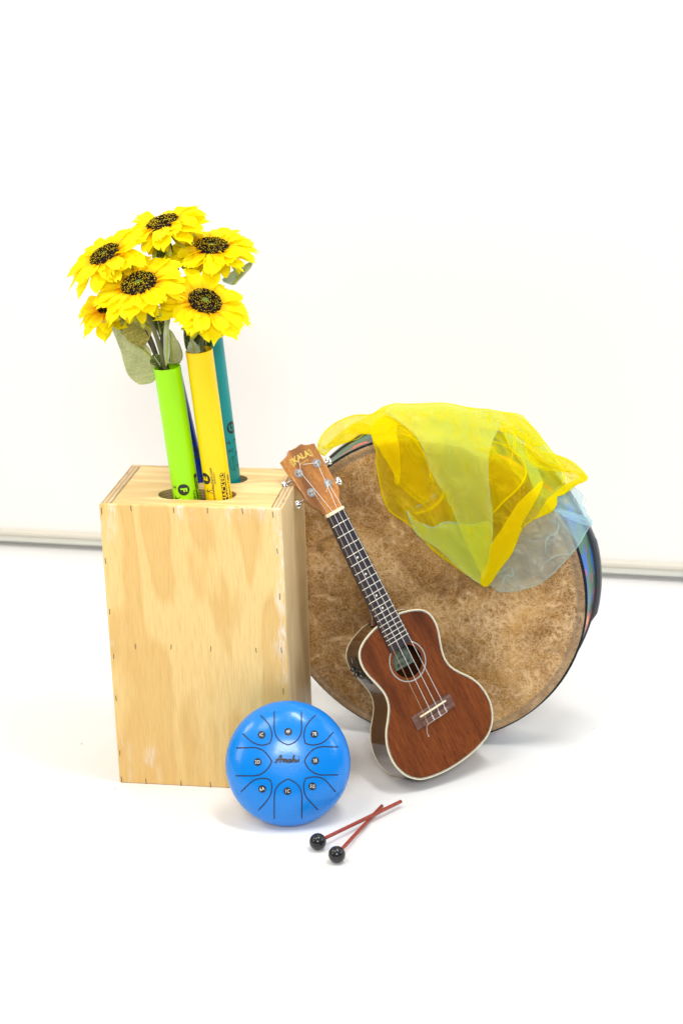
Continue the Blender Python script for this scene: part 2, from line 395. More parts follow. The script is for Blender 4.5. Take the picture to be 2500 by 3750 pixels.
c = t.mix(t.math('MINIMUM', t.math('MULTIPLY', k, 1.1), .72), c, (.74, .52, .29, 1))
s_ = t.sep(t.co()); rr = t.math('SQRT', t.math('ADD', t.math('MULTIPLY', s_[0], s_[0]), t.math('MULTIPLY', s_[1], s_[1])))
c = t.mix(t.ramp(rr, [(.2585, 0), (.2605, .7), (.2635, .6), (.266, .4), (.272, .45)]), c, (.22, .17, .12, 1))
t.set(t.b, 'color', c); t.bump(bl, .15, .0006); M['head'] = t.m
t = NT('painted_drum_shell', rough=.35, spec=.3); tc = t.n.new('ShaderNodeTexCoord')
# paint laid on in strokes round the shell: angle round the axis, depth along it
s_ = t.sep(tc.outputs['Object']); ang = t.math('ARCTAN2', s_[1], s_[0]); cb = t.n.new('ShaderNodeCombineXYZ')
t.l.new(t.math('MULTIPLY', ang, .28), cb.inputs[0]); t.l.new(t.math('MULTIPLY', s_[2], 2.4), cb.inputs[1]); pc = cb.outputs[0]
pw = t.vadd(pc, t.vscale(t.noise(pc, 30, 4, .6, out=1), .03))
n1 = t.noise(pw, 9, 2); n2 = t.noise(t.vadd(pw, pw), 8, 3); n3 = t.noise(pw, 22, 3, .6)
c = t.ramp(n1, [(.30, (.10, .09, .16, 1)), (.42, (.07, .08, .09, 1)), (.52, (.06, .17, .10, 1)), (.66, (.07, .22, .12, 1)), (.80, (.02, .16, .55, 1))])
c = t.mix(t.ramp(n2, [(.59, 0), (.61, 1)]), c, (.02, .15, .55, 1))
c = t.mix(t.ramp(n2, [(.385, 1), (.40, 0)]), c, (.80, .13, .10, 1))
c = t.mix(t.ramp(n3, [(.36, 1), (.375, 0)]), c, (.90, .36, .03, 1))
c = t.mix(t.ramp(n3, [(.66, 0), (.68, 1)]), c, (.60, .06, .28, 1))
t.set(t.b, 'color', c); M['shell'] = t.m
t = NT('black_cord', rough=.9, spec=.1); t.set(t.b, 'color', t.mix(t.ramp(t.noise(t.co(), 300, 2), [(.4, 0), (.6, 1)]), (.008, .009, .014, 1), (.03, .032, .04, 1))); t.bump(t.noise(t.co(), 400, 2), .6, .001); M['cord'] = t.m
M['rubber'] = plain('black_rubber', (.02, .022, .028, 1), .35); M['rubber_grey'] = plain('grey_rubber', (.055, .065, .075, 1), .35)

# ukulele
def mahog(name, a, b, dark, sc=1, rough=.16, coat=1.):
    t = NT(name, rough=rough, spec=.45, coat=coat, coatr=.06)
    g = t.noise(t.co((20*sc, 170*sc, 170*sc)), 1, 5, .65, .3); f = t.noise(t.co((60*sc, 700*sc, 700*sc)), 1, 3, .7)
    bnd = t.noise(t.co((3, 22, 22), (2, 1, 0)), 1, 2, .4, .4)
    c = t.mix(t.ramp(g, [(.3, 0), (.7, 1)]), a, b); c = t.mix(t.ramp(f, [(.5, 0), (.7, .75)]), c, dark)
    c = t.mix(t.ramp(bnd, [(.45, 0), (.70, .75)]), c, dark)
    t.set(t.b, 'color', c); return t.m
M['mah'] = mahog('mahogany_top', (.25, .068, .015, 1), (.145, .035, .010, 1), (.038, .009, .005, 1))
M['mah_side'] = mahog('mahogany_side', (.10, .035, .012, 1), (.07, .024, .009, 1), (.035, .012, .006, 1), rough=.10)
M['mah_head'] = mahog('mahogany_headstock', (.66, .28, .06, 1), (.46, .17, .035, 1), (.11, .035, .01, 1), 1.3)
t = NT('rosewood', rough=.42, spec=.35); g = t.noise(t.co((6, 160, 160)), 1, 4, .6)
t.set(t.b, 'color', t.mix(t.ramp(g, [(.35, 0), (.7, 1)]), (.022, .020, .028, 1), (.060, .040, .042, 1))); M['rose'] = t.m
t = NT('rosewood_bridge', rough=.35, spec=.4); g = t.noise(t.co((200, 16, 60)), 1, 4, .6)
t.set(t.b, 'color', t.mix(t.ramp(g, [(.35, 0), (.7, 1)]), (.10, .045, .035, 1), (.19, .10, .075, 1))); M['rose2'] = t.m
M['bone'] = plain('cream_bone', (.86, .74, .50, 1), .35); M['cream'] = plain('cream_binding', (.84, .76, .50, 1), .25, 0, coat=.8)
M['white'] = plain('white_inlay', (.66, .66, .62, 1), .3); M['blackline'] = plain('black_purfling', (.01, .01, .01, 1), .3)
M['fret'] = plain('nickel_fret', (.86, .82, .68, 1), .25, .7); M['chrome'] = plain('polished_chrome', (.80, .80, .80, 1), .07, 1)
M['string'] = plain('white_nylon', (.86, .86, .84, 1), .3); M['string_w'] = plain('wound_string', (.55, .42, .26, 1), .35, .5)
M['gold'] = plain('gold_print', (.80, .58, .13, 1), .35, .3); M['black'] = plain('black_plastic', (.012, .012, .013, 1), .25, 0, coat=.5)
M['grey_mark'] = plain('grey_print', (.5, .5, .5, 1), .5)
t = NT('maker_label', rough=.7); s_ = t.noise(t.co(), 90, 4)
t.set(t.b, 'color', t.mix(t.ramp(s_, [(.5, 0), (.62, .5)]), (.36, .43, .33, 1), (.13, .17, .14, 1))); M['label'] = t.m
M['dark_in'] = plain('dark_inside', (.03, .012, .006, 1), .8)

# tongue drum
t = NT('blue_powder_coat', color=(.0, .22, .74, 1), rough=.24, spec=.32, coat=.35, coatr=.12)
vv = t.noise(t.co(), 420, 3, .6); t.bump(vv, .38, .0007); M['tblue'] = t.m
M['slit'] = plain('dark_slit', (.008, .01, .03, 1), .6); M['sticker'] = plain('black_sticker', (.014, .014, .016, 1), .4); M['sticker_txt'] = plain('white_lettering', (.85, .85, .85, 1), .5)
# mallets
t = NT('red_dowel', rough=.45); g = t.noise(t.co((1, 1, 1)), 260, 3)
t.set(t.b, 'color', t.mix(t.ramp(g, [(.35, 0), (.65, 1)]), (.38, .055, .03, 1), (.24, .03, .018, 1))); M['dowel'] = t.m
t = NT('black_rubber_ball', rough=.16, spec=.5); t.set(t.b, 'color', (.012, .013, .016, 1)); t.bump(t.noise(t.co(), 120, 3), .08, .0005); M['ball'] = t.m

# ------------------------------------------------------------------ setting
m = MB(); m.add([(-6, -6, 0), (7, -6, 0), (7, 4, 0), (-6, 4, 0)], [(0, 1, 2, 3)])
tag(build('floor', m, M['floor'], smooth=False), kind='structure')
WA = Vector((-.389, 1.161, 0)); WB = Vector((1.108, .821, 0)); wd = (WB-WA).normalized(); wn = Vector((wd.y, -wd.x, 0))
if wn.y > 0: wn = -wn
WMx = Matrix(((wd.x, wn.x, 0, WA.x), (wd.y, wn.y, 0, WA.y), (0, 0, 1, 0), (0, 0, 0, 1)))
m = box((.7, -.024, 1.755), (9, .03, 3.43), WMx)
tag(build('wall', m, M['wall'], smooth=False), kind='structure')
m = box((.7, -.110, .03), (9, .02, .058), WMx)
tag(build('wall_recess', m, M['gap'], smooth=False), kind='structure')
r_root = empty('wall_rail', WMx, label='thin pale metal rail running along the foot of the white wall', cat='rail')
m = box((.7, -.006, .0370), (8.9, .022, .0130), None, .004)
build('upper_channel', m, M['rail_top'], r_root, world=False)
m = box((.7, -.008, .0222), (8.9, .016, .0160), None, .003)
build('lower_channel', m, M['rail'], r_root, world=False)

# ------------------------------------------------------------------ wooden box
YAW = -.1651; BW, BD, BH = .30, .204, .505
BM = Matrix.Rotation(YAW, 4, 'Z')
bx = empty('wooden_box', BM, label='tall pale plywood box drum with two slots in its top, tubes standing in it', cat='box drum')
def bbuild(name, mb, mat, par=bx, **k): return build(name, mb, mat, par, world=False, **k)
bbuild('front_panel', box((BW/2, .0035, BH/2), (BW, .007, BH), None, .0028), M['pine_front'])
for x, in ((.009,), (BW-.009,)):
    sm = box((x, .0072+(BD-.0144)/2, BH/2-.0006), (.018, BD-.0146, BH-.0012), None, .0022)
    # upper faces show the laminated edge
    zz = [max(sm.v[i].z for i in f) for f in sm.f]; zm = [min(sm.v[i].z for i in f) for f in sm.f]
    sm.m = [1 if b > BH-.004 else 0 for b in zm]
    bbuild('side_panel', sm, [M['pine_side'], M['ply_edge']])
bbuild('back_panel', box((BW/2, BD-.0035, BH/2), (BW, .007, BH-.001), None, .0025), M['pine_side'])
def pill(u0, u1, v, r, seg=14):
    o = []
    for k in range(seg+1): a = -PI/2+PI*k/seg; o.append((u1-r+r*math.cos(a), v+r*math.sin(a)))
    for k in range(seg+1): a = PI/2+PI*k/seg; o.append((u0+r+r*math.cos(a), v+r*math.sin(a)))
    return o
X0, X1, Y0, Y1 = .0183, BW-.0183, .0074, BD-.0074
tp = plate([(X0, Y0), (X1, Y0), (X1, Y1), (X0, Y1)], [pill(.0845, .2125, .0628, .0262), pill(.0865, .2150, .1435, .0225)], .018, .0016)
tp.xf(Matrix.Translation((0, 0, BH-.0012)))
cut = []
for f in tp.f:
    a, b, c_ = tp.v[f[0]], tp.v[f[1]], tp.v[f[2]]; nn = (b-a).cross(c_-a).normalized(); cut.append(1 if abs(nn.z) < .3 else 0)
tp.m = cut
bbuild('top_panel', tp, [M['pine_top'], M['ply_cut']])
bbuild('inner_floor', box((BW/2, BD/2, .012), (BW-.04, BD-.018, .012)), M['inside'])
# staples: (x, z) on the front, from the photograph's pattern
def fr(px, py):
    n_ = BM.to_3x3() @ Vector((0, -1, 0)); p = BM.inverted() @ on_plane(px, py, Vector((0, 0, 0)), n_); return p.x, p.z
st = [(256, 367), (541, 380), (766, 382), (999, 386), (1203, 411), (1232, 652), (1248, 957), (1259, 1314), (1272, 1590), (285, 1289), (524, 1293), (789, 1305), (1091, 1316), (55, 385), (86, 719), (114, 1057), (141, 1357), (156, 1635), (182, 2002), (193, 2178), (356, 2190), (590, 2205), (786, 2212)]
for i, (u, v) in enumerate(st):
    x, z = fr(340+u*.5483, 1660+v*.5483); x = min(max(x, .004), BW-.004)
    a = random.uniform(-.12, .12); l = random.uniform(.0042, .0058)
    mm = box((0, 0, 0), (.0010, .0008, l*2)).xf(Matrix.Translation((x, -.0002, z)) @ Matrix.Rotation(a, 4, 'Y'))
    bbuild('staple', mm, M['staple'], smooth=False)

# ------------------------------------------------------------------ percussion tubes
TR = .0217
def tube_thing(name, btm, top, mat, label):
    """btm, top: centre line at the box top and at the tube's upper end (world)"""
    a = (top-btm).normalized(); L0 = (btm.z-.019)/a.z; base = btm-a*L0; L = (top-base).length
    toCam = (CAM-btm); f = (toCam-a*toCam.dot(a)).normalized(); s = a.cross(f)     # s: to the picture's right
    if s.dot(AX_R) < 0: s = -s
    f = s.cross(a) if s.cross(a).dot(toCam) > 0 else a.cross(s)
    Mx = Matrix(((s.x, -f.x, a.x, base.x), (s.y, -f.y, a.y, base.y), (s.z, -f.z, a.z, base.z), (0, 0, 0, 1)))
    root = empty(name, Mx, label=label, cat='tube', group='plastic percussion tubes standing in the box slots')
    r = TR; w = .0014
    pr = [(r-w, 0), (r-w, L-.001), (r-w*.5, L), (r, L-.0008), (r, 0), (r-w, 0)]
    build('tube_wall', lathe(pr, Matrix(), 64), mat, root, world=False, angle=30)
    return root, L0, L
def wrap(mb, ang, z, out=.00025, L=.003):
    """bend flat artwork (x right, y up) round the tube wall, centred at angle/height"""
    mb = refine(mb, L); r = TR+out
    mb.v = [Vector((r*math.sin(ang+p.x/TR), -r*math.cos(ang+p.x/TR), z+p.y)) for p in mb.v]; return mb
def rot2(mb, deg): return mb.xf(Matrix.Rotation(math.radians(deg), 4, 'Z'))
def rectm(w, h, r=.002):
    o = []
    for cx, cy, a0 in ((w/2-r, h/2-r, 0), (-w/2+r, h/2-r, 90), (-w/2+r, -h/2+r, 180), (w/2-r, -h/2+r, 270)):
        for k in range(5): a = math.radians(a0+k*22.5); o.append((cx+r*math.cos(a), cy+r*math.sin(a)))
    m = MB(); m.add([(x, y, 0) for x, y in o], [tuple(range(len(o)))]); return m
def emblem(root, mat, letter, ang, z, rot, r=.0098):
    d = build('note_disc', wrap(disc_mb((0, 0), r), ang, z), M['ink'], root, world=False)
    build('note_letter', wrap(rot2(text_mb(letter, r*1.5, .04), rot), ang, z, .0006), mat, d, world=False)
def squiggle(root, ang, z, s=.004, seed=0):
    rr = random.Random(seed); m = MB()
    m.join(disc_mb((0, s*.9), s*.25, 10))
    m.join(strip2d([(0, s*.7), (rr.uniform(-.1, .1)*s, -s*.1)], s*.25))
    for a in (-1, 1):
        m.join(strip2d([(0, s*.5), (a*s*.5, s*rr.uniform(.1, .9)), (a*s*.9, s*rr.uniform(.1, 1))], s*.18))
        m.join(strip2d([(0, -s*.1), (a*s*.4, -s*rr.uniform(.3, .6)), (a*s*.5, -s*1.1)], s*.2))
    build('printed_dancer', wrap(rot2(m, rr.choice((-90, 90, 60))), ang, z), M['ink'], root, world=False)
gT, gL0, gL = tube_thing('percussion_tube', at_z(683, 1811, BH), at_y(612, 1342, at_z(683, 1811, BH).y-.002), M['green'], 'lime green tube at the front left of the box, full of sunflower stems')
emblem(gT, M['green'], 'F', -.16, gL0+.0160, -90)
sm_ = wrap(rot2(rectm(.060, .0088), -90), 1.04, gL0+.007); d = build('name_strip', sm_, M['ink'], gT, world=False)
build('name_lettering', wrap(rot2(text_mb('BOOMWHACKERS', .0092, .02, spacing=.95), -90), 1.04, gL0-.0075+.001, .0006), M['green'], d, world=False)
build('printed_words', wrap(rot2(text_mb('TUNED PERCUSSION TUBES', .0058, .02), -90), .62, gL0-.024, .0003), M['ink'], gT, world=False)
squiggle(gT, -.95, gL0+.020, .0045, 1); squiggle(gT, -.75, gL0+.001, .005, 2)
yT, yL0, yL = tube_thing('percussion_tube', at_z(801, 1811, BH), at_y(729, 1281, at_z(801, 1811, BH).y-.002), M['yellow'], 'bright yellow tube at the front of the box holding one sunflower')
emblem(yT, M['yellow'], 'E', -.93, yL0+.0345, 90)
d = build('name_strip', wrap(rot2(rectm(.094, .0100), 90), .50, yL0-.004), M['ink'], yT, world=False)
build('name_lettering', wrap(rot2(text_mb('BOOMWHACKERS', .0116, .02), 90), .50, yL0-.0045, .0006), M['yellow'], d, world=False)
build('printed_words', wrap(rot2(text_mb('www.boomwhackers.com', .0072, .01, shear=.15), 90), -.36, yL0+.016, .0003), M['ink'], yT, world=False)
build('printed_words', wrap(rot2(text_mb('0060092921', .0042, .0), 90), -.14, yL0+.036, .0003), M['ink'], yT, world=False)
build('printed_words', wrap(rot2(text_mb('TUNED PERCUSSION TUBES', .0058, .02), 90), 1.02, yL0+.000, .0003), M['ink'], yT, world=False)
squiggle(yT, -.72, yL0+.013, .0055, 3)
tT, tL0, tL = tube_thing('percussion_tube', at_z(833, 1749, BH), at_y(760, 1180, at_z(833, 1749, BH).y), M['teal'], 'teal tube at the back right of the box, behind the yellow tube')
emblem(tT, M['teal'], 'G', .92, tL0+.090, 90, .0105)
for i, (a, z) in enumerate(((.35, .066), (1.2, .066), (.55, .052), (1.15, .044), (1.2, .022))): squiggle(tT, a, tL0+z, .0048, 10+i)
el = [(.0058*math.cos(2*PI*k/28), .0125*math.sin(2*PI*k/28)) for k in range(28)]
build('oval_mark', wrap(strip2d(el, .0006, True), .62, tL0+.029), M['ink'], tT, world=False)
build('printed_words', wrap(rot2(text_mb('Made in USA', .0044, 0), -90), .62, tL0+.029, .0003), M['ink'], tT, world=False)
nT, nL0, nL = tube_thing('percussion_tube', at_z(707, 1754, BH), at_y(618, 1372, at_z(707, 1754, BH).y+.012), M['blue'], 'dark blue tube in the back slot, seen between the green and yellow tubes')
emblem(nT, M['blue'], 'D', .70, nL0+.047, -90)
build('oval_mark', wrap(strip2d(el, .0006, True), .9, nL0+.008), M['ink'], nT, world=False)
squiggle(nT, .85, nL0+.066, .0045, 21)

# ------------------------------------------------------------------ sunflowers
def fpx(u, v): return 200+.5102*u, 700+.5102*v
GRP = 'artificial sunflowers'
def petal(L, W, rise, droop, phi, r0, rnd, teeth=True):
    """one petal as a curved lattice in head space (z up)"""
    nu, nv = 6, 9; m = MB(); vs = []
    tw = rnd.uniform(-.25, .25); cup = rnd.uniform(.12, .35)*W; kink = rnd.uniform(-.004, .004)
    notch = [rnd.uniform(-.09, .02) for _ in range(nu+1)] if teeth else [0]*(nu+1)
    if teeth: notch[nu//2] = .06; notch[1] -= .05; notch[nu-1] -= .05
    for j in range(nv+1):
        t_ = j/nv
        w = W*(.30+.70*math.sin(PI*min(1, t_*1.02)**.8*.62+.0)) if t_ < .8 else W*(.30+.70*math.sin(PI*(.8*1.02)**.8*.62))*(1-((t_-.8)/.2)**1.7*.62)
        for i in range(nu+1):
            s = i/nu*2-1
            tt = t_ + (notch[i]*max(0, (t_-.7)/.3))
            x = r0+L*tt; z = L*(rise*tt-droop*tt*tt) + cup*(s*s-.5)*math.sin(PI*min(tt, 1)) + .0012*math.sin(9*tt+s*3+phi*3)
            y = s*w/2+kink*math.sin(PI*tt*.9)
            yy = y*math.cos(tw*tt)-0; z += y*math.sin(tw*tt)
            vs.append(Vector((x, yy, z)))
    fs = [(j*(nu+1)+i, j*(nu+1)+i+1, (j+1)*(nu+1)+i+1, (j+1)*(nu+1)+i) for j in range(nv) for i in range(nu)]
    return m.add(vs, fs).xf(Matrix.Rotation(phi, 4, 'Z'))
def flower(centre, nrm, R, seed, label, stem, bias=0., stem_r=.0028, stem_mat='stem', rise=.12, droop=.28):
    rnd = random.Random(seed); n = nrm.normalized(); u, w, _ = frame_of(n)
    HM = Matrix(((u.x, w.x, n.x, centre.x), (u.y, w.y, n.y, centre.y), (u.z, w.z, n.z, centre.z), (0, 0, 0, 1)))
    end = stem[-1]; root = empty('sunflower', Matrix.Translation(end), label=label, cat='sunflower', group=GRP)
    sc = R/.066
    def ring(name, k, L, W, rise, droop, r0, z0, jit=.08, teeth=True, mat='petal'):
        m = MB()
        for i in range(k):
            ph = 2*PI*(i+rnd.uniform(-.28, .28))/k + rnd.uniform(-jit, jit)
            dn = math.sin(ph)*0
            p = petal(L*rnd.uniform(.86, 1.08)*sc, W*rnd.uniform(.85, 1.15)*sc, rise+rnd.uniform(-.16, .16), droop+rnd.uniform(-.1, .2), ph, r0*sc, rnd, teeth)
            p.xf(Matrix.Translation((0, 0, z0*sc+rnd.uniform(-.001, .001)))); m.join(p)
        return build(name, m, M[mat], root, M=HM, angle=0)
    ring('outer_petals', 14, .053, .0290, rise, droop, .018, -.004)
    ring('middle_petals', 13, .046, .0265, .34, .34, .018, -.001)
    ring('inner_petals', 12, .023, .016, .55, .55, .020, -.0035, teeth=False)
    ring('ruffled_petals', 10, .026, .017, .05, .9, .016, -.008, teeth=False)
    ring('sepals', 11, .030, .010, -.25, .6, .010, -.010, teeth=False, mat='sepal')
    # seed disc: domed ring with a green dimple, covered in bristles
    rd = .0244*sc
    pr = [(0.0001, .002*sc), (.006*sc, .0028*sc), (.010*sc, .0050*sc), (.016*sc, .0068*sc), (.022*sc, .0050*sc), (rd, .000), (rd*.9, -.006*sc), (.0001, -.008*sc)]
    dk = build('seed_disc', lathe(pr, Matrix(), 40), M['disc_dark'], root, M=HM)
    build('green_centre', lathe([(.0001, .0046*sc), (.0035*sc, .0050*sc), (.0056*sc, .0042*sc), (.006*sc, .001*sc)], Matrix(), 24), M['disc_green'], dk, M=HM)
    m = MB()
    for i in range(560):
        a = i*2.39996; q = math.sqrt((i+.5)/560); r = .0249*q*sc
        if r < .0062*sc: continue
        rr = r/sc; h = (.0050+(.0020*math.sin(PI*min(1, max(0, rr-.005)/.019))) if rr < .022 else .005*(1-(rr-.022)/.0045))*sc
        L = rnd.uniform(.0014, .0032)*sc; tip = rnd.random() < .38
        d = Vector((math.cos(a), math.sin(a), 0)); p = d*r+Vector((0, 0, h-.0008*sc)); ax = (Vector((0, 0, 1))+d*(rr-.013)*45+Vector((rnd.uniform(-.3, .3), rnd.uniform(-.3, .3), 0))).normalized()
        e1 = ax.orthogonal().normalized(); e2 = ax.cross(e1); b = .00080*sc
        q_ = [p+e1*b, p-e1*b*.5+e2*b*.87, p-e1*b*.5-e2*b*.87]
        mid = [v+ax*L*.68 for v in q_]; top = p+ax*L
        m.add(q_+mid, [(0, 1, 4, 3), (1, 2, 5, 4), (2, 0, 3, 5)], 0); m.add(mid+[top], [(0, 1, 3), (1, 2, 3), (2, 0, 3)], 1 if tip else 0)
    ob = build('bristles', m, [M['bristle_dark'], M['bristle_tip']], dk, M=HM, smooth=False); 
    # stem
    pts = [centre-n*.004*sc, centre-n*.022]+stem
    build('stem', tube(smooth_path(pts, 8), stem_r, 10), M[stem_mat], root)
    build('flower_base', lathe([(.0035, -.022), (.006, -.017), (.013*sc, -.011), (.017*sc, -.007), (.002, -.006)], HM, 20), M['sepal'], root)
    return root
def inside(T, L0, L, frac, off=(0, 0)):
    """point inside a tube, frac metres below its rim"""
    return WM[T.name] @ Vector((off[0], off[1], L-frac))
# side axis helpers
def nvec(elev, side, back=0):   # elevation from horizontal towards the camera, tilt to the picture's right (+)
    e, s = math.radians(elev), math.radians(side)
    v = Vector((math.sin(s), -math.cos(e)*math.cos(s), math.sin(e)*math.cos(s))); return v.normalized()
P = lambda u, v, Y: at_y(*fpx(u, v), Y)
F1 = flower(P(778, 232, .13), nvec(83, -15), .072, 11, 'topmost sunflower of the bunch, tilted away to the left', [P(838, 420, .125), P(880, 560, .10), P(800, 900, .07), P(775, 1100, .045), inside(gT, gL0, gL, .06, (.004, .006)), inside(gT, gL0, gL, .20, (.002, .004))], stem_mat='stem_dark', stem_r=.0032)
F2 = flower(P(365, 460, .075), nvec(74, -25), .070, 22, 'sunflower at the far left of the bunch, its rim drooping to the left', [P(470, 700, .07), P(640, 960, .05), P(730, 1170, .035), inside(gT, gL0, gL, .06, (-.004, .006)), inside(gT, gL0, gL, .20, (-.002, .005))], stem_mat='stem_dark', stem_r=.0034)
F3 = flower(P(1130, 402, .125), nvec(77, 3), .073, 33, 'sunflower at the upper right of the bunch, above a grey green leaf', [P(1135, 560, .125), P(1120, 800, .135), P(1108, 960, .145), inside(tT, tL0, tL, .06), inside(tT, tL0, tL, .2)], stem_mat='stem', rise=.24, droop=.2)
F4 = flower(P(608, 668, .02), nvec(68, -11), .076, 44, 'large sunflower in the middle front of the bunch, directly above the green tube', [P(680, 900, .022), P(745, 1085, .025), P(785, 1235, .03), inside(gT, gL0, gL, .05, (.000, -.004)), inside(gT, gL0, gL, .2)], stem_r=.0036, rise=.26, droop=.22)
F5 = flower(P(1078, 795, .02), nvec(62, 17), .072, 55, 'lowest sunflower on the right, facing forward above the yellow tube', [P(1058, 960, .03), P(1058, 1080, .035), inside(yT, yL0, yL, .05), inside(yT, yL0, yL, .2)], stem_r=.0034)
F6 = flower(P(400, 800, .085), nvec(62, -30), .062, 66, 'sunflower mostly hidden at the lower left under the large middle one', [P(560, 950, .075), P(690, 1100, .045), inside(gT, gL0, gL, .05, (-.006, .002)), inside(gT, gL0, gL, .2, (-.003, 0))], stem_mat='stem_dark')

def leaf(par, pts, Y, mat, mid, bend=.012, tilt=0., serr=6, name='leaf', seed=0, stemline=None):
    """leaf blade from an outline in the picture's zoomed frame, standing at depth Y; tilt: change of Y per metre across the blade"""
    rnd = random.Random(seed)
    pl = smooth_path([Vector((a, b, 0)) for a, b in pts], 5, True); n = len(pl)
    # saw-tooth margin
    out = []; dist = 0; per = 0
    cx = sum(p.x for p in pl)/n; cy = sum(p.y for p in pl)/n
    for i, p in enumerate(pl):
        q = pl[(i+1) % n]; L = (q-p).length; k = max(1, int(L/serr))
        for j in range(k):
            r = p+(q-p)*j/k; c = Vector((r.x-cx, r.y-cy, 0)).normalized(); out.append(r+c*(serr*.55 if (len(out) % 2) else 0))
    V, Fc = grid_poly([(p.x, p.y) for p in out], 14)
    C0 = P(cx, cy, Y); a = P(*mid[0], Y); b = P(*mid[1], Y); ax = (b-a).normalized(); ay = ax.cross(Vector((0, 1, 0))).normalized(); an = ax.cross(ay)
    LM = Matrix(((ay.x, ax.x, an.x, C0.x), (ay.y, ax.y, an.y, C0.y), (ay.z, ax.z, an.z, C0.z), (0, 0, 0, 1)))
    m = MB(); L = (b-a).length
    def bendf(p):
        l = LM.inverted() @ p; z = bend*((l.y/L)**2*1.6)+abs(l.x)*.22+tilt*l.x+.0016*math.sin(l.y*170+l.x*60); return LM @ Vector((l.x, l.y, l.z-z if an.y > 0 else l.z+z))
    m.add([bendf(P(v.x, v.y, Y)) for v in V], Fc)
    m.v = [LM.inverted() @ p for p in m.v]
    back = MB(); back.v = [p+Vector((0, 0, .0004)) for p in m.v]; back.f = [f[::-1] for f in m.f]; back.m = m.m
    o = build(name, m.join(back), M[mat], par, M=LM, angle=0)
    mp = [bendf(P(mid[0][0]+(mid[1][0]-mid[0][0])*k/8, mid[0][1]+(mid[1][1]-mid[0][1])*k/8, Y))-Vector((0, .0012, 0)) for k in range(9)]
    build('midrib', tube(mp, [.0016-.0010*k/8 for k in range(9)], 6), M['sepal'] if mat != 'leaf_dark' else M['leaf_pale'], o)
    return o
leaf(F2, [(425, 950), (450, 1060), (480, 1150), (505, 1240), (540, 1320), (600, 1365), (660, 1368), (722, 1345), (730, 1260), (700, 1190), (690, 1130), (640, 1085), (560, 1050), (500, 1000)], .058, 'leaf_pale', ((705, 1190), (480, 1000)), seed=1)
leaf(F4, [(470, 870), (482, 960), (520, 1050), (590, 1098), (640, 1102), (675, 1065), (702, 990), (700, 900), (650, 840), (550, 830)], .045, 'leaf_olive', ((705, 985), (500, 860)), seed=2)
leaf(F6, [(405, 845), (415, 940), (480, 968), (500, 880), (440, 840)], .07, 'leaf_dark', ((500, 960), (410, 850)), seed=3)
leaf(F6, [(330, 933), (430, 943), (490, 968), (500, 1018), (415, 985)], .054, 'leaf_pale', ((500, 1014), (335, 936)), seed=4, bend=.003)
leaf(F1, [(800, 850), (842, 825), (832, 920), (822, 1000), (828, 1170), (802, 1255), (790, 1200), (783, 1100), (788, 960)], .022, 'leaf_sage', ((803, 1250), (820, 840)), seed=5, bend=.002)
leaf(F1, [(822, 985), (870, 1045), (903, 1125), (914, 1190), (892, 1222), (830, 1228), (806, 1150)], .045, 'leaf_pale', ((850, 1225), (830, 1000)), seed=6)
leaf(F1, [(880, 1060), (912, 1130), (918, 1195), (890, 1235), (862, 1225), (872, 1150)], .052, 'leaf_dark', ((880, 1230), (888, 1070)), seed=16)
leaf(F5, [(946, 895), (930, 990), (933, 1080), (955, 1138), (1005, 1140), (1045, 1060), (1062, 980), (1040, 935)], .045, 'leaf_dark', ((975, 1135), (985, 910)), seed=7)
leaf(F5, [(1058, 980), (1110, 990), (1127, 1080), (1118, 1118), (1072, 1138), (1050, 1060)], .05, 'leaf_dark', ((1085, 1130), (1088, 990)), seed=8)
leaf(F5, [(958, 1150), (985, 1062), (1045, 1150)], .026, 'leaf_sage', ((1000, 1148), (986, 1070)), seed=9, bend=.001, serr=9)
leaf(F3, [(1205, 632), (1240, 598), (1300, 560), (1380, 518), (1425, 485), (1412, 540), (1370, 590), (1320, 642), (1290, 668), (1250, 660)], .14, 'leaf_sage', ((1285, 665), (1420, 490)), seed=10)
leaf(F1, [(740, 390), (728, 450), (770, 495), (862, 492), (852, 425), (790, 412)], .12, 'leaf_dark', ((850, 480), (745, 400)), seed=11)
leaf(F1, [(870, 465), (940, 468), (1000, 560), (1012, 600), (940, 570), (880, 510)], .11, 'leaf_dark', ((880, 475), (1008, 595)), seed=12)
leaf(F1, [(757, 800), (800, 862), (880, 898), (902, 872), (850, 838), (800, 808)], .07, 'leaf_dark', ((765, 805), (895, 880)), seed=13)
leaf(F4, [(720, 1160), (688, 1222), (735, 1255), (790, 1262), (772, 1190)], .03, 'leaf_dark', ((760, 1250), (715, 1180)), seed=14, bend=.002)
leaf(F4, [(690, 830), (705, 960), (740, 1000), (760, 1035), (782, 960), (752, 860), (730, 815)], .05, 'leaf_dark', ((765, 1020), (715, 840)), seed=15)

# ------------------------------------------------------------------ frame drum
DN = Vector((-.2818, -.95816, .05011)).normalized(); DU = Vector((.95937, -.28216, 0)).normalized(); DV = DN.cross(DU).normalized()
if DV.z < 0: DV = -DV
DC = Vector((.53394, .14032, .27645)); DR = .2764
DM = Matrix(((DU.x, DV.x, DN.x, DC.x), (DU.y, DV.y, DN.y, DC.y), (DU.z, DV.z, DN.z, DC.z), (0, 0, 0, 1)))
big = empty('frame_drum', DM, label='large round drum with mottled tan head and painted shell, standing on edge behind the ukulele', cat='drum')
def dskew(m):   # the shell sits a little up from the head's axis towards the back
    for p in m.v: k = max(0, -p.z)/.085; p.x += .003*k; p.y += .012*k
    return m
hp = [(.0001, 0)]+[(r*.01, 0) for r in range(2, 26, 2)]+[(.256, 0), (.259, -.0006), (.262, -.0014), (.265, -.0006), (.269, .0004), (.2725, -.0008), (.2748, -.0035), (.2752, -.010)]
build('drumhead', lathe(hp, Matrix(), 160), M['head'], big, world=False)
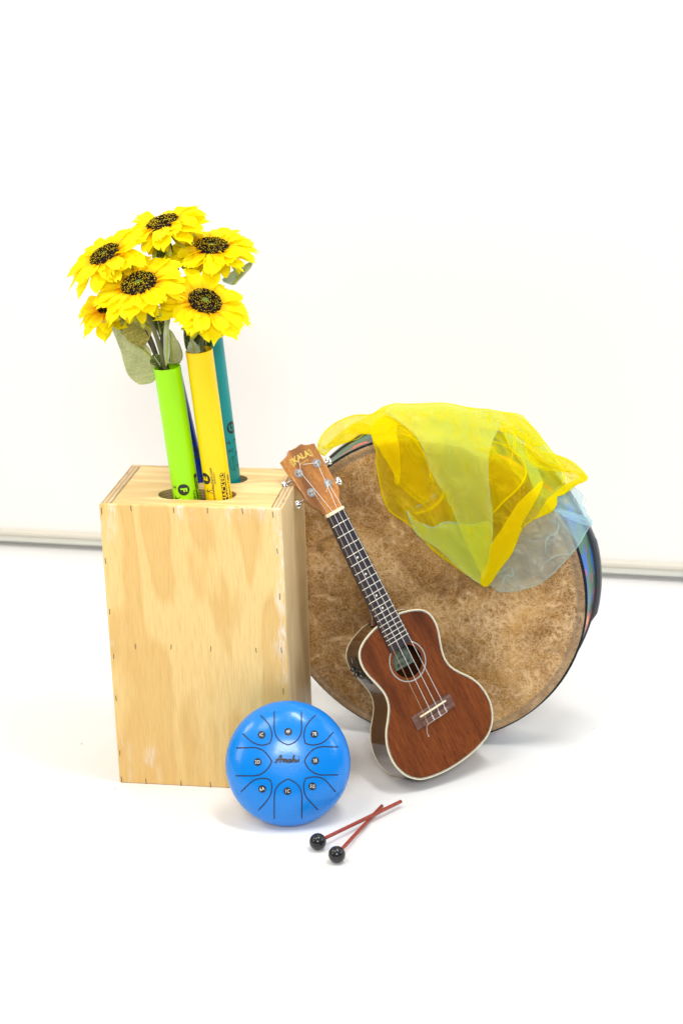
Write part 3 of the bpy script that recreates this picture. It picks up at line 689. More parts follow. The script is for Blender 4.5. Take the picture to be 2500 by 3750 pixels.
cp = [(.2740+.0036*math.cos(a), -.0080+.0056*math.sin(a)) for a in [PI*2*k/12 for k in range(13)]]
cm = lathe(cp, Matrix(), 160)
for p in cm.v: p.z += .0006*math.sin(math.atan2(p.y, p.x)*9)
build('rim_cord', cm, M['cord'], big, world=False)
shl = [(.2738, -.008), (.2745, -.020), (.2755, -.045), (.2765, -.078), (.272, -.078), (.270, -.012)]
build('shell', dskew(lathe(shl, Matrix(), 160)), M['shell'], big, world=False)
rp = [(.274, -.074), (.2792, -.0745), (.2800, -.078), (.2800, -.086), (.2785, -.0895), (.268, -.0895), (.268, -.074)]
build('rear_rim', dskew(lathe(rp, Matrix(), 160)), M['rubber'], big, world=False)
# grey rubber bumper on the right of the rear rim
m = MB(); vs = []; N = 40
a0, a1 = math.radians(-14), math.radians(24)
for i in range(N+1):
    a = a0+(a1-a0)*i/N; e = min(1, min(i, N-i)/3); h = .0055*e+.0006
    if i > N*.78: h = .0042*(1-(i-N*.78)/(N*.22))+.0008
    for r_, z_ in ((.279, -.078), (.280+h*.8, -.0785), (.280+h, -.082), (.280+h, -.0885), (.280+h*.6, -.092), (.270, -.092)):
        vs.append(Vector((r_*math.cos(a), r_*math.sin(a), z_)))
fs = [(i*6+k, (i+1)*6+k, (i+1)*6+k+1, i*6+k+1) for i in range(N) for k in range(5)]
build('rubber_bumper', dskew(m.add(vs, fs)), M['rubber_grey'], big, world=False)

# ------------------------------------------------------------------ scarves
z3 = lambda p: (1000+p[0]*.7972, 1400+p[1]*.7972)
R3 = lambda p: (1300+p[0]*.3189, 1450+p[1]*.3189)
R4 = lambda p: (1750+p[0]*.2870, 1550+p[1]*.2870)
def drape(px, py, h):
    """a point h above the drum: over the head, then bending back over the rim and lying along the shell"""
    P0 = on_plane(px, py, DC+DN*h, DN); l = DM.inverted() @ P0; r = math.hypot(l.x, l.y); x = max(0, r-DR+.004)
    c = h-min(1.5*x*x/(x+.006), .085+.25*x)
    return on_plane(px, py, DC+DN*c, DN)
def wrink(px, py, ang, amp, wl, seed):
    ca, sa = math.cos(ang), math.sin(ang); s = (-sa*px+ca*py); t_ = (ca*px+sa*py)
    q = noise.noise(Vector((px/95, py/95, seed))); q2 = noise.noise(Vector((px/40, py/40, seed+5)))
    ph = s/wl*2*PI+q*5+seed
    ridge = (1-abs(math.sin(ph/2)))**1.25*1.5
    g = noise.noise(Vector((px/130, py/130, seed+9)))*.5+.6
    s2 = -math.sin(ang+.5)*px+math.cos(ang+.5)*py; q3 = noise.noise(Vector((px/60, py/60, seed+3)))
    r2 = (1-abs(math.sin(s2/(wl*.55)*PI+q3*5+seed)))**2*max(0, noise.noise(Vector((px/90, py/90, seed+7)))+.35)
    return amp*(ridge*g+.5*q+.25*q2+.75*r2)
def layer(poly, conv, h, ang=90, amp=.006, wl=70, seed=1, step=11, k=4, smooth=True):
    pts = [conv(p) for p in poly]
    if smooth: pts = [(v.x, v.y) for v in smooth_path([Vector((a, b, 0)) for a, b in pts], k, True)]
    V, Fc = grid_poly(pts, step); m = MB()
    m.add([drape(v.x, v.y, h+max(0, wrink(v.x, v.y, math.radians(ang), amp, wl, seed))) for v in V], Fc)
    return m, pts
def hemline(pts, w, h, closed=False, seed=0, k=1):
    """narrow doubled strip of cloth along a line, slightly raised so it has body"""
    if k > 1: pts = [(v.x, v.y) for v in smooth_path([Vector((a, b, 0)) for a, b in pts], k, closed)]
    P3 = [drape(a, b, h+.0007*noise.noise(Vector((a/20, b/20, seed)))) for a, b in pts]; n = len(P3); m = MB(); vs = []
    for i, p in enumerate(P3):
        a = P3[(i-1) % n] if closed or i else p; b = P3[(i+1) % n] if closed or i < n-1 else p
        tt = (b-a).normalized(); s = tt.cross(DN).normalized()
        e = 1 if closed else min(1, .25+min(i, n-1-i)/4)
        ww = w*e*(1+.35*noise.noise(Vector((i*.15, seed, 0))))
        vs += [p+s*ww/2, p+DN*ww*.28, p-s*ww/2]
    q = n if closed else n-1
    fs = [f for i in range(q) for f in ((3*i, 3*i+1, 3*((i+1) % n)+1, 3*((i+1) % n)), (3*i+1, 3*i+2, 3*((i+1) % n)+2, 3*((i+1) % n)+1))]
    return m.add(vs, fs)
Y0 = [(208, 310), (214, 268), (250, 215), (310, 175), (380, 152), (450, 149), (500, 118), (560, 100), (620, 102), (700, 99), (780, 97), (850, 108), (910, 124), (980, 125), (1050, 138), (1130, 150), (1165, 180), (1200, 225), (1240, 270), (1290, 332), (1340, 350), (1390, 380), (1440, 435), (1425, 455), (1390, 470), (1330, 515), (1300, 520), (1298, 560), (1270, 595), (1200, 625), (1150, 660), (1130, 690), (1110, 745), (1090, 790), (1040, 850), (1000, 915), (975, 937), (950, 925), (900, 890), (830, 840), (740, 775), (680, 710), (620, 650), (545, 600), (510, 545), (490, 460), (475, 380), (475, 320), (462, 280), (450, 236), (420, 226), (390, 240), (345, 272), (310, 275), (270, 302), (245, 325), (232, 335)]
ym = MB(); yh = MB()
a, yb = layer(Y0, z3, .016, 62, .011, 70, 1.3, 9); ym.join(a)
yh.join(hemline(yb, .0032, .019, True, 1))
def addy(poly, conv, h, ang, amp=.004, wl=60, seed=1, hem=.002, n=1, smooth=True):
    for i in range(n):
        a, b = layer(poly, conv, h+.0035*i, ang, amp, wl, seed+.2*i, 10, 4, smooth); ym.join(a)
    if hem: yh.join(hemline(b, hem, h+.003, True, seed))
addy([(190, 440), (300, 640), (440, 880), (460, 990), (500, 1020), (750, 1230), (830, 1190), (800, 1000), (775, 800), (800, 650), (760, 500), (640, 340), (470, 262), (330, 240), (230, 300)], R3, .010, 75, seed=2.2, hem=.0014)
addy([(185, 440), (300, 640), (440, 880), (455, 990), (500, 1018), (512, 880), (500, 600), (470, 440), (465, 300), (300, 260), (220, 330)], R3, .024, 80, seed=3.1, n=2, hem=.0013)
addy([(470, 260), (560, 290), (650, 370), (740, 450), (785, 560), (850, 760), (862, 1000), (920, 870), (1000, 720), (1000, 420), (880, 300), (700, 200), (560, 180)], R3, .020, 70, seed=4.1, hem=.0016)
addy([(1237, 453), (1180, 505), (1130, 550), (1090, 610), (1040, 690), (1000, 750), (985, 830), (955, 890), (955, 925), (978, 935), (1005, 905), (1060, 830), (1100, 770), (1125, 700), (1140, 650), (1175, 590), (1215, 520)], z3, .028, 115, .003, 50, 5.2, .0016, 3)
addy([(1385, 690), (1300, 672), (1210, 740), (1120, 775), (1040, 840), (960, 905), (880, 985), (820, 1080), (760, 1175), (770, 1200), (860, 1140), (950, 1085), (985, 1040), (992, 950), (1040, 915), (1110, 885), (1200, 805), (1330, 740)], R4, .026, 150, .003, 45, 6.4, .0014, 2)
addy([(450, 150), (560, 108), (700, 100), (850, 110), (1050, 140), (1165, 182), (1240, 272), (1200, 290), (1080, 230), (900, 200), (700, 170), (560, 200), (450, 235), (360, 230), (300, 262), (250, 290), (330, 215)], z3, .022, 25, .007, 40, 7.7, .0016)
addy([(450, 238), (395, 240), (340, 274), (270, 300), (225, 300), (330, 250), (350, 210), (400, 190), (470, 200), (540, 180), (520, 230)], z3, .026, 15, .004, 40, 8.3, .0012, 1)
yp = MB(); a, _b = layer([(520, 135), (585, 185), (650, 240), (690, 310), (735, 430), (800, 540), (860, 680), (900, 770), (945, 860), (965, 905), (985, 830), (1002, 750), (1007, 640), (1000, 560), (985, 420), (990, 330), (1010, 260), (1040, 200), (1050, 150), (980, 130), (910, 128), (850, 112), (780, 101), (700, 103), (620, 106), (560, 104)], z3, .036, 75, .007, 75, 2.6, 10); yp.join(a)
a, _b = layer([(625, 600), (655, 690), (690, 720), (760, 765), (830, 830), (900, 890), (955, 915), (985, 830), (1000, 650), (915, 658), (860, 655), (790, 648), (735, 672), (690, 660)], z3, .032, 40, .004, 60, 3.8, 10); yp.join(a)
addy([(785, 440), (783, 490), (755, 545), (700, 585), (640, 602), (690, 600), (750, 570), (780, 530)], z3, .029, 130, .002, 30, 9.1, 0, 2)
addy([(990, 330), (1060, 345), (1140, 385), (1160, 430), (1130, 480), (1060, 545), (1010, 600), (1005, 500), (985, 420)], z3, .012, 45, .005, 50, 9.9, .0018)
addy([(1160, 280), (1240, 320), (1290, 332), (1340, 352), (1438, 434), (1380, 420), (1330, 410), (1250, 400), (1180, 360)], z3, .022, 20, .006, 30, 3.9, .0016)
for ln, w in (([(905, 240), (960, 262), (1050, 285), (1130, 340), (1155, 385), (1158, 430), (1120, 490), (1060, 545), (1010, 600)], .003), ([(1165, 215), (1162, 270), (1190, 320), (1230, 360), (1270, 380), (1320, 400), (1335, 435), (1325, 470)], .0028),
              ([(1290, 332), (1335, 358), (1345, 372), (1325, 388), (1260, 375)], .0024), ([(1280, 380), (1330, 402), (1390, 412), (1435, 434)], .0028), ([(880, 130), (960, 200), (1040, 215), (1100, 208), (1180, 180)], .0018),
              ([(640, 190), (700, 215), (760, 240), (840, 235), (900, 215)], .0018), ([(500, 150), (560, 160), (640, 140), (720, 150), (820, 130)], .002), ([(830, 235), (900, 250), (960, 300), (990, 330)], .002), ([(450, 236), (520, 260), (600, 265)], .0016),
              ([(465, 240), (540, 200), (600, 220), (650, 270), (690, 330), (715, 400), (740, 470)], .0022), ([(970, 120), (1000, 170), (1060, 190), (1130, 240), (1165, 285)], .0018), ([(270, 296), (330, 272), (380, 262), (430, 230)], .0018),
              ([(1100, 160), (1150, 210), (1200, 260), (1270, 330)], .0018), ([(740, 110), (800, 150), (870, 160), (940, 150)], .0016), ([(1335, 420), (1370, 440), (1400, 425), (1430, 440)], .002), ([(1050, 285), (1130, 290), (1200, 300)], .0018)):
    yh.join(hemline([z3(p) for p in ln], w, .027, False, w*999+ln[0][0], 5))
rf = random.Random(5)
for i in range(15):
    x, y = rf.uniform(520, 1180), rf.uniform(120, 230); a = rf.uniform(-.1, .5)+(x-500)/900; q = []
    for k in range(7):
        q.append((x, y)); a += rf.uniform(-.22, .30); x += 22*math.cos(a)*(1+i % 3*.4); y += 22*math.sin(a)*(1+i % 3*.4)
    q = [p for p in q if in_poly(p[0], p[1], Y0)]
    if len(q) > 3: yh.join(hemline([z3(p) for p in q], rf.uniform(.0009, .0022), .030, False, i+.5, 5))
sy = tag(build('silk_scarf', ym, M['g_yel'], angle=0), 'sheer bright yellow scarf bunched over the top of the drum', 'scarf', 'sheer dance scarves draped on the drum')
build('hem', yh, M['g_yel2'], sy, angle=0)
build('thin_fold', yp, M['g_yel3'], sy, angle=0)

bmb = MB(); bh = MB()
def addb(poly, conv, h, ang, amp=.004, wl=60, seed=1, hem=.0016, n=1):
    for i in range(n):
        a, b = layer(poly, conv, h+.003*i, ang, amp, wl, seed+.3*i, 10, 4); bmb.join(a)
    if hem: bh.join(hemline(b, hem, h+.002, True, seed))
# free part hanging at the lower right
addb([(975, 925), (1000, 932), (1040, 960), (1120, 955), (1210, 930), (1270, 890), (1330, 830), (1395, 755), (1440, 680), (1463, 645), (1455, 625), (1438, 608), (1428, 580), (1415, 560), (1420, 520), (1380, 485), (1330, 470), (1280, 500), (1200, 480), (1150, 560), (1130, 690), (1060, 800)], z3, .008, 35, .010, 85, 1.7, .0022)
# front curtain and the looped hem under the yellow
addb([(520, 135), (585, 185), (650, 240), (690, 310), (735, 430), (800, 540), (860, 680), (900, 770), (945, 860), (965, 905), (985, 830), (1002, 750), (1007, 640), (1000, 560), (985, 420), (990, 330), (1010, 260), (1040, 200), (1050, 150), (980, 130), (910, 128), (850, 112), (780, 101), (700, 103), (620, 106), (560, 104)], z3, .0035, 75, .004, 80, 2.6, .0, 1)
addb([(520, 135), (585, 185), (650, 240), (690, 310), (735, 430), (800, 540), (860, 680), (900, 770), (945, 860), (965, 905), (985, 830), (1002, 750), (1007, 640), (1000, 560), (985, 420), (990, 330), (1010, 260), (1040, 200), (1050, 150), (980, 130), (910, 128), (850, 112), (780, 101), (700, 103), (620, 106), (560, 104)], z3, .026, 75, .007, 75, 2.6, .0012, 1)
addb([(615, 590), (625, 620), (655, 690), (690, 720), (760, 765), (830, 830), (900, 890), (960, 920), (990, 830), (1000, 650), (915, 655), (860, 650), (790, 642), (735, 668), (690, 652), (640, 632)], z3, .026, 40, .004, 60, 3.8, .0020, 1)
addb([(615, 590), (625, 620), (655, 690), (690, 720), (760, 765), (830, 830), (900, 890), (960, 920), (990, 830), (1000, 650), (915, 655), (860, 650), (790, 642), (735, 668), (690, 652), (640, 632)], z3, .004, 40, .003, 60, 3.3, .0024, 3)
addb([(330, 170), (480, 380), (600, 570), (700, 830), (740, 980), (765, 1110), (800, 1000), (822, 900), (810, 720), (720, 500), (580, 300), (420, 110), (330, 60)], R4, .006, 60, .003, 60, 4.5, .0008, 3)
addb([(430, 90), (560, 60), (700, 90), (860, 300), (980, 450), (1060, 640), (1100, 760), (1040, 720), (900, 520), (760, 380), (640, 250), (560, 240)], R4, .006, 50, .004, 50, 5.5, .0, 3)
addb([(940, 1085), (1100, 1108), (1250, 1158), (1390, 1200), (1445, 1300), (1340, 1290), (1200, 1235), (1050, 1160)], R4, .016, 15, .004, 30, 6.5, .0014, 1)
for ln, w in (([(615, 590), (660, 572), (700, 550), (740, 522), (785, 472), (808, 400), (812, 330), (805, 270)], .0022), ([(1000, 895), (1050, 866), (1086, 850), (1100, 872), (1096, 890), (1070, 885), (1056, 910), (1048, 950)], .0026),
              ([(1310, 640), (1300, 690), (1255, 720), (1250, 790)], .0022),
              ([(1230, 840), (1290, 800), (1330, 790), (1360, 790)], .0016), ([(820, 640), (825, 720), (835, 790), (850, 820)], .0018), ([(780, 700), (800, 670), (850, 660), (890, 690), (915, 760)], .0024),
              ([(1395, 500), (1380, 540), (1400, 570), (1430, 620)], .0018), ([(1420, 515), (1436, 545), (1425, 565), (1440, 600)], .0016), ([(1375, 500), (1400, 545), (1440, 640)], .0014), ([(1290, 590), (1350, 600), (1400, 620), (1460, 640)], .0026), ([(740, 520), (760, 500), (790, 500)], .0016)):
    bh.join(hemline([z3(p) for p in ln], w, .020 if ln[0][0] > 980 else .019, False, w*777+ln[0][0], 5))
sb = tag(build('silk_scarf', bmb, M['g_blu'], angle=0), 'sheer pale blue scarf hanging out below the yellow one on the drum', 'scarf', 'sheer dance scarves draped on the drum')
build('hem', bh, M['g_blu2'], sb, angle=0)

# ------------------------------------------------------------------ ukulele   (frame: X towards the head, Y to the picture's left, Z out of the face; millimetres)
UK = .973
e_ = Vector((.411, -.164, -.897)).normalized(); n_ = Vector((.427, -.834, .349)); n_ = (n_-e_*n_.dot(e_)).normalized(); w_ = n_.cross(-e_)
UP = Vector((.38075, .04801, .46233))
K = UK*.001
UM = Matrix(((-e_.x, w_.x, n_.x, UP.x), (-e_.y, w_.y, n_.y, UP.y), (-e_.z, w_.z, n_.z, UP.z), (0, 0, 0, 1)))
uk = empty('ukulele', UM, label='glossy brown ukulele leaning back against the corner of the wooden box', cat='ukulele')
MM = Matrix.Scale(K, 4)
def ub(name, m, mat, par=uk, **k):
    m.v = [p*K for p in m.v]; return build(name, m, mat, par, world=False, **k)
half = [(206.5, 0), (207, 14), (208.5, 27), (212, 41), (218, 57), (227, 70.5), (239, 78), (255, 80.8), (273, 78.4), (293, 72), (313, 67), (328, 67.2), (341, 71.5), (356, 81.5), (372, 94), (391, 103.6), (412, 108.2), (432, 107.8), (451, 102), (467, 91.5), (480, 74.5), (487.6, 50), (491.6, 24), (492.6, 0)]
oh = smooth_path([Vector((a, b, 0)) for a, b in half], 5)
outl = [(-p.x, p.y) for p in oh] + [(-p.x, -p.y) for p in oh[-2:0:-1]]
def Tk(x): return 50+14*min(1, max(0, (-x-206)/250))
ZT = -4.5
SH = (-289, 0)
circ = lambda r, n=48: [(SH[0]+r*math.cos(2*PI*k/n), SH[1]+r*math.sin(2*PI*k/n)) for k in range(n)]
A2 = sum(outl[i][0]*outl[(i+1) % len(outl)][1]-outl[(i+1) % len(outl)][0]*outl[i][1] for i in range(len(outl)))
sgn = 1 if A2 > 0 else -1        # offset2d(+) goes inward when counter-clockwise
inn = lambda d: [tuple(q) for q in offset2d(outl, d*sgn)]
ub('soundboard', plate(inn(.6), [circ(28.5)], 2.2, .0).xf(Matrix.Translation((0, 0, ZT))), M['mah'])
def wall(off, zf, zb, seg=1):
    o = inn(off); n = len(o); m = MB(); vs = []
    for x, y in o: vs += [Vector((x, y, zf(x))), Vector((x, y, zb(x)))]
    return m.add(vs, [(2*i, 2*i+1, 2*((i+1) % n)+1, 2*((i+1) % n)) for i in range(n)])
ub('side', wall(.5, lambda x: ZT-1.5, lambda x: ZT-Tk(x)+1.5), M['mah_side'])
def bandring(z0, z1, mat, nm):
    m = wall(0, z0, z1); o = inn(0); q = inn(1.8); n = len(o)
    for zf, flip in ((z0, False), (z1, True)):
        vs = []; 
        for (x, y), (x2, y2) in zip(o, q): vs += [Vector((x, y, zf(x))), Vector((x2, y2, zf(x)))]
        m.add(vs, [(2*i, 2*i+1, 2*((i+1) % n)+1, 2*((i+1) % n)) for i in range(n)])
    ub(nm, m, mat)
bandring(lambda x: ZT+.15, lambda x: ZT-1.9, M['cream'], 'top_binding')
bandring(lambda x: ZT-Tk(x)+1.6, lambda x: ZT-Tk(x)-.6, M['cream'], 'back_binding')
def ringflat(o, w, z): 
    m = strip2d(o, w, True); m.xf(Matrix.Translation((0, 0, z))); return m
pm = MB()
for d, mi in ((2.0, 0), (2.4, 1), (2.8, 0), (3.2, 1), (3.6, 0)):
    q = ringflat(inn(d), .4, ZT+.12+.02*mi); q.m = [mi]*len(q.f); pm.join(q)
ub('purfling', pm, [M['blackline'], M['white']])
bk = MB(); o = inn(.8); n = len(o); cz = Vector((-340, 0, ZT-64-3))
rings_ = [1, .9, .75, .5, .25, .02]; vs = []
for s in rings_:
    for x, y in o: X = -340+(x+340)*s; vs.append(Vector((X, y*s, ZT-Tk(X)-3*(1-s*s))))
bk.add(vs, [(r*n+i, r*n+(i+1) % n, (r+1)*n+(i+1) % n, (r+1)*n+i) for r in range(5) for i in range(n)])
ub('back', bk, M['mah_side'])
# inner lining so the sound hole looks into a dark wooden cavity
ub('inner_lining', wall(3.5, lambda x: ZT-2.3, lambda x: ZT-Tk(x)+2.0), M['dark_in'])
rm = MB()
for r, w, mi in ((34.7, .5, 0), (34.15, .6, 1), (35.25, .6, 1), (33.65, .4, 0), (35.75, .4, 0)):
    q = ringflat(circ(r, 72), w, ZT+.1+.02*mi); q.m = [mi]*len(q.f); rm.join(q)
ub('rosette', rm, [M['blackline'], M['white']])
# paper label glued to the inner back
def uk_at(px, py, z):
    Pn = UM @ Vector((0, 0, z*K)); q = UM.inverted() @ on_plane(px, py, Pn, n_); return q/K
B5 = lambda u, v: (1200+u*.4464, 2150+v*.4464)
lp = [uk_at(*B5(*q), -57) for q in ((505, 560), (628, 470), (706, 612), (560, 692))]
m = MB(); m.add(lp, [(0, 1, 2, 3)]); lb = ub('paper_label', m, M['label'], smooth=False)
cL = sum(lp, Vector())/4; dx = (lp[2]-lp[3]).normalized(); ang_l = math.atan2(dx.y, dx.x)
for txt, off, sz in (('-001 160', -.62, 8), ('concert', .1, 6)):
    q = text_mb(txt, sz, .02).xf(Matrix.Translation(cL+Vector((0, 0, .5))+(lp[3]-lp[0])*.5*(-off)) @ Matrix.Rotation(ang_l, 4, 'Z')); ub('label_print', q, M['ink'], lb)
# fingerboard
def fw(d): return 17.5+(21.3-17.5)*d/190.5
fb = MB(); D0, D1 = 2.5, 260.5
sect = lambda d: [(-d, fw(d), 0), (-d, fw(d), -4.4), (-d, -fw(d), -4.4), (-d, -fw(d), 0)]
fb.add(sect(D0)+sect(D1), [(0, 1, 5, 4), (1, 2, 6, 5), (2, 3, 7, 6), (3, 0, 4, 7), (3, 2, 1, 0), (4, 5, 6, 7)])
ub('fingerboard', fb, M['rose'], smooth=False)
for i in range(1, 19):
    d = 381*(1-2**(-i/12)); wv = fw(d)-.3
    m = tube([(-d, wv, .25), (-d, -wv, .25)], .75, 8); ub('fret', m, M['fret'])
for i in (5, 7, 10, 12):
    d = 381*(1-2**(-(i-.5)/12)); d = 381*(1-(2**(-(i-1)/12)+2**(-i/12))/2)
    m = disc_mb((0, 0), 2.1, 20).xf(Matrix.Translation((-d, 0, .12))); ub('fret_marker', m, M['white'])
ub('nut', box((0, 0, -1.0), (5.2, 36.5, 7.2), None, 1.0), M['bone'])
# neck and heel
nk = MB(); vs = []; SG = 14; st_ = [(3, 16.5, 12), (20, 17.5, 13), (100, 19.3, 14), (170, 20.6, 16), (190, 21.2, 24), (200, 22.5, 40), (207, 24, 50)]
for d, w, th in st_:
    for k in range(SG+1):
        a = PI*k/SG; vs.append(Vector((-d, w*math.cos(a), -4.4-th*math.sin(a)**.8)))
nk.add(vs, [(r*(SG+1)+k, (r+1)*(SG+1)+k, (r+1)*(SG+1)+k+1, r*(SG+1)+k+1) for r in range(len(st_)-1) for k in range(SG)])
ub('neck', nk, M['mah_side'])
# headstock, tilted back
HA = math.radians(12)
HM_ = Matrix.Translation((1.5, 0, -4.2)) @ Matrix.Rotation(HA, 4, 'Y')
hh = [(0, 18.2), (8, 19), (15, 21.5), (22, 26.5), (29, 30.6), (34, 31.2), (75, 33), (117, 34.6), (118.5, 30), (119.6, 25), (121.5, 20), (124.5, 15.5), (127, 13), (127.2, 9), (126.8, 0)]
ho = [(a, b) for a, b in hh]+[(a, -b) for a, b in hh[-2::-1]]
ho = ho[::-1]
hs = ub('headstock', plate(ho, [], 11.5, 1.0).xf(HM_), M['mah_head'])
lg = MB(); tx = text_mb('KALA', 14.5, .03, spacing=.92)
for p in tx.v: x = p.x/18; p.y = p.y*(1+.25*(x*x))+(-2.2*x*x+1)
lg.join(tx)
for k in range(9):
    for s in (-1, 1):
        a = math.radians(-60+k*15); lg.join(strip2d([(s*(16+2*math.cos(a)), 5.5*math.sin(a)-.8), (s*(18+5*math.cos(a)), 9*math.sin(a)-.8)], .9))
lg.join(text_mb('BRAND', 4.2, .02, spacing=1.5).xf(Matrix.Translation((0, -9.4, 0))))
lg.xf(HM_ @ Matrix.Translation((107, 0, .15)) @ Matrix.Rotation(-PI/2, 4, 'Z'))
ub('headstock_logo', lg, M['gold'], hs)
posts = {}
for side in (1, -1):
    for s_, yw, kk in ((85, 19.3, 43.5), (46, 17.6, 40.5)):
        pg = ub('tuning_peg', lathe([(.1, 1.1), (5.2, 1.2), (7.6, .9), (7.9, 0), (7.9, -.1)], HM_ @ Matrix.Translation((s_, side*yw, .1)), 32), M['chrome'])
        ub('hex_bushing', lathe([(.1, 2.6), (4.0, 2.6), (4.7, 2.2), (4.9, 1.1)], HM_ @ Matrix.Translation((s_, side*yw, .1)), 6), M['chrome'], pg, angle=25)
        ub('post', lathe([(.1, 8.5), (1.9, 8.3), (2.1, 7.6), (1.5, 6.2), (1.5, 4.8), (2.2, 4), (2.3, 2)], HM_ @ Matrix.Translation((s_, side*yw, .1)), 16), M['chrome'], pg)
        ub('shaft', tube([HM_ @ Vector((s_-5, side*(yw-4), -14.5)), HM_ @ Vector((s_-5, side*(kk-5), -14.5)), HM_ @ Vector((s_-5, side*(kk-3), -14.5))], [2.3, 2.0, 2.9], 12), M['chrome'], pg)
        ub('gear_plate', box((s_-3, side*(yw-1), -13.5), (17, 10, 4), HM_, 1.2), M['chrome'], pg)
        # kidney-shaped button
        kb = sphere((0, 0, 0), (1, 1, 1), None, 24, 16)
        for p in kb.v:
            x, y, z = p; k_ = 1+.30*y*side; p.x = x*7.6*k_; p.y = y*6.2; p.z = z*4.3*(1-.15*y*side); p.x += -1.0*(y*y)
        kb.xf(HM_ @ Matrix.Translation((s_-5, side*(kk+2.5), -14.5))); ub('button', kb, M['chrome'], pg)
        posts[(side, s_)] = HM_ @ Vector((s_, side*(yw-1.6*side*side), 5.9))
# bridge, saddle
bxm = MB(); bxm.join(box((-388.5, 0, ZT+2.0), (25, 85, 4.0), None, 1.2)); bxm.join(box((-383, 0, ZT+4.2), (11.5, 62, 4.4), None, 1.0)); bxm.join(box((-396.5, 0, ZT+4.0), (8.6, 59, 4.6), None, 1.0))
br = ub('bridge', bxm, M['rose2'])
ub('saddle', box((-382.4, 0, ZT+7.2), (3.0, 57, 4.6), None, 1.2), M['bone'], br)
# strings
cfg = [(14.3, 20.8, (1, 46), 'string_w'), (4.8, 7.0, (1, 85), 'string'), (-4.8, -7.2, (-1, 85), 'string'), (-14.3, -20.9, (-1, 46), 'string')]
for ny, by, pk, mt in cfg:
    pp = posts[pk]; nz = 2.9
    pts = [pp, Vector((2.4, ny, nz)), Vector((-1, ny, nz)), Vector((-382.4, by, ZT+9.9)), Vector((-392.5, by, ZT+7.2))]
    sgm = tube(pts, .42, 8)
    # knot behind the saddle and its tail
    kn = [Vector((-391+2.2*math.sin(k*1.1)*0-k*1.25, by+1.2*math.sin(k*1.9), ZT+7.0+.5*math.cos(k*1.9))) for k in range(9)]
    sgm.join(tube(smooth_path(kn, 3), .55, 6))
    sgm.join(tube(smooth_path([pp+Vector((0, 2.1*math.cos(a), .5-.25*k))+Vector((2.1*math.sin(a), 0, 0)) for k, a in enumerate([q*.8 for q in range(18)])], 2), .36, 6))
    tl_ = {(1, 85): (17, -7), (-1, 85): (9, 24), (-1, 46): (-12, 10), (1, 46): (0, 0)}[pk]
    if mt == 'string' : sgm.join(tube(smooth_path([pp, pp+Vector((tl_[0]*.5, tl_[1]*.5, 1)), pp+Vector((tl_[0], tl_[1], -1.5))], 4), .4, 6))
    ub('string', sgm, M[mt])
sgm = tube(smooth_path([Vector((-401, -20, ZT+5)), Vector((-401.5, -8, ZT+5.5)), Vector((-401, 6, ZT+5.5)), Vector((-402, 21, ZT+5)), Vector((-405, 24, ZT+3)), Vector((-414, 27, ZT+1.5)), Vector((-420, 27.5, ZT+1))], 6), .32, 6)
sgm.join(sphere((-421, 27.5, ZT+1.3), 1.0, None, 10, 8)); ub('string_tail', sgm, M['string'])
# preamp panel on the side, upper left bout
side_l = [p for p in [(-q.x, q.y) for q in smooth_path([Vector((a, b, 0)) for a, b in half], 10)] if -297 < p[0] < -237]
m = MB(); vs = []; n = len(side_l); NC = 8
for i, (x, y) in enumerate(side_l):
    a = Vector(side_l[max(i-1, 0)]); b = Vector(side_l[min(i+1, n-1)]); t2 = (b-a).normalized(); no = Vector((-t2.y, t2.x)); no = no if no.y > 0 else -no
    u_ = (i/(n-1))*2-1; hw = 17.5*(1-abs(u_)**6*.35)
    for k in range(NC+1):
        z = -30+hw*(k/NC*2-1); edge = min(1, min(k, NC-k)/1.0, min(i, n-1-i)/1.5); h = .3+1.7*min(1, edge)
        vs.append(Vector((x+no.x*h, y+no.y*h, z)))
m.add(vs, [(i*(NC+1)+k, (i+1)*(NC+1)+k, (i+1)*(NC+1)+k+1, i*(NC+1)+k+1) for i in range(n-1) for k in range(NC)])
pre = ub('preamp_panel', m, M['black'])
def onside(frac, z, h=2.4):
    i = int(frac*(n-1)); x, y = side_l[i]; a = Vector(side_l[max(i-1, 0)]); b = Vector(side_l[min(i+1, n-1)]); t2 = (b-a).normalized(); no = Vector((-t2.y, t2.x)); no = no if no.y > 0 else -no
    N3 = Vector((no.x, no.y, 0)); T3 = Vector((t2.x, t2.y, 0)); Z3 = N3.cross(T3); c = Vector((x, y, z))+N3*h
    return Matrix(((T3.x, Z3.x, N3.x, c.x), (T3.y, Z3.y, N3.y, c.y), (T3.z, Z3.z, N3.z, c.z), (0, 0, 0, 1)))
for fr_, z in ((.42, -38), (.62, -38), (.66, -24)):
    ub('control_knob', lathe([(.1, 4), (3.6, 4), (4.1, 3.4), (4.3, 0)], onside(fr_, z), 20), M['black'], pre)
ub('panel_print', text_mb('tuner', 4.5, .03).xf(onside(.14, -30, 2.3)), M['grey_mark'], pre)
for fr_ in (.5, .8, .9): ub('panel_print', text_mb('+ -', 4.5, .03).xf(onside(fr_, -18, 2.3)), M['grey_mark'], pre)
# heel block visible behind the fingerboard
ub('heel', sphere((-203, 0, -32), (10, 23, 24), None, 24, 16), M['mah_side'])

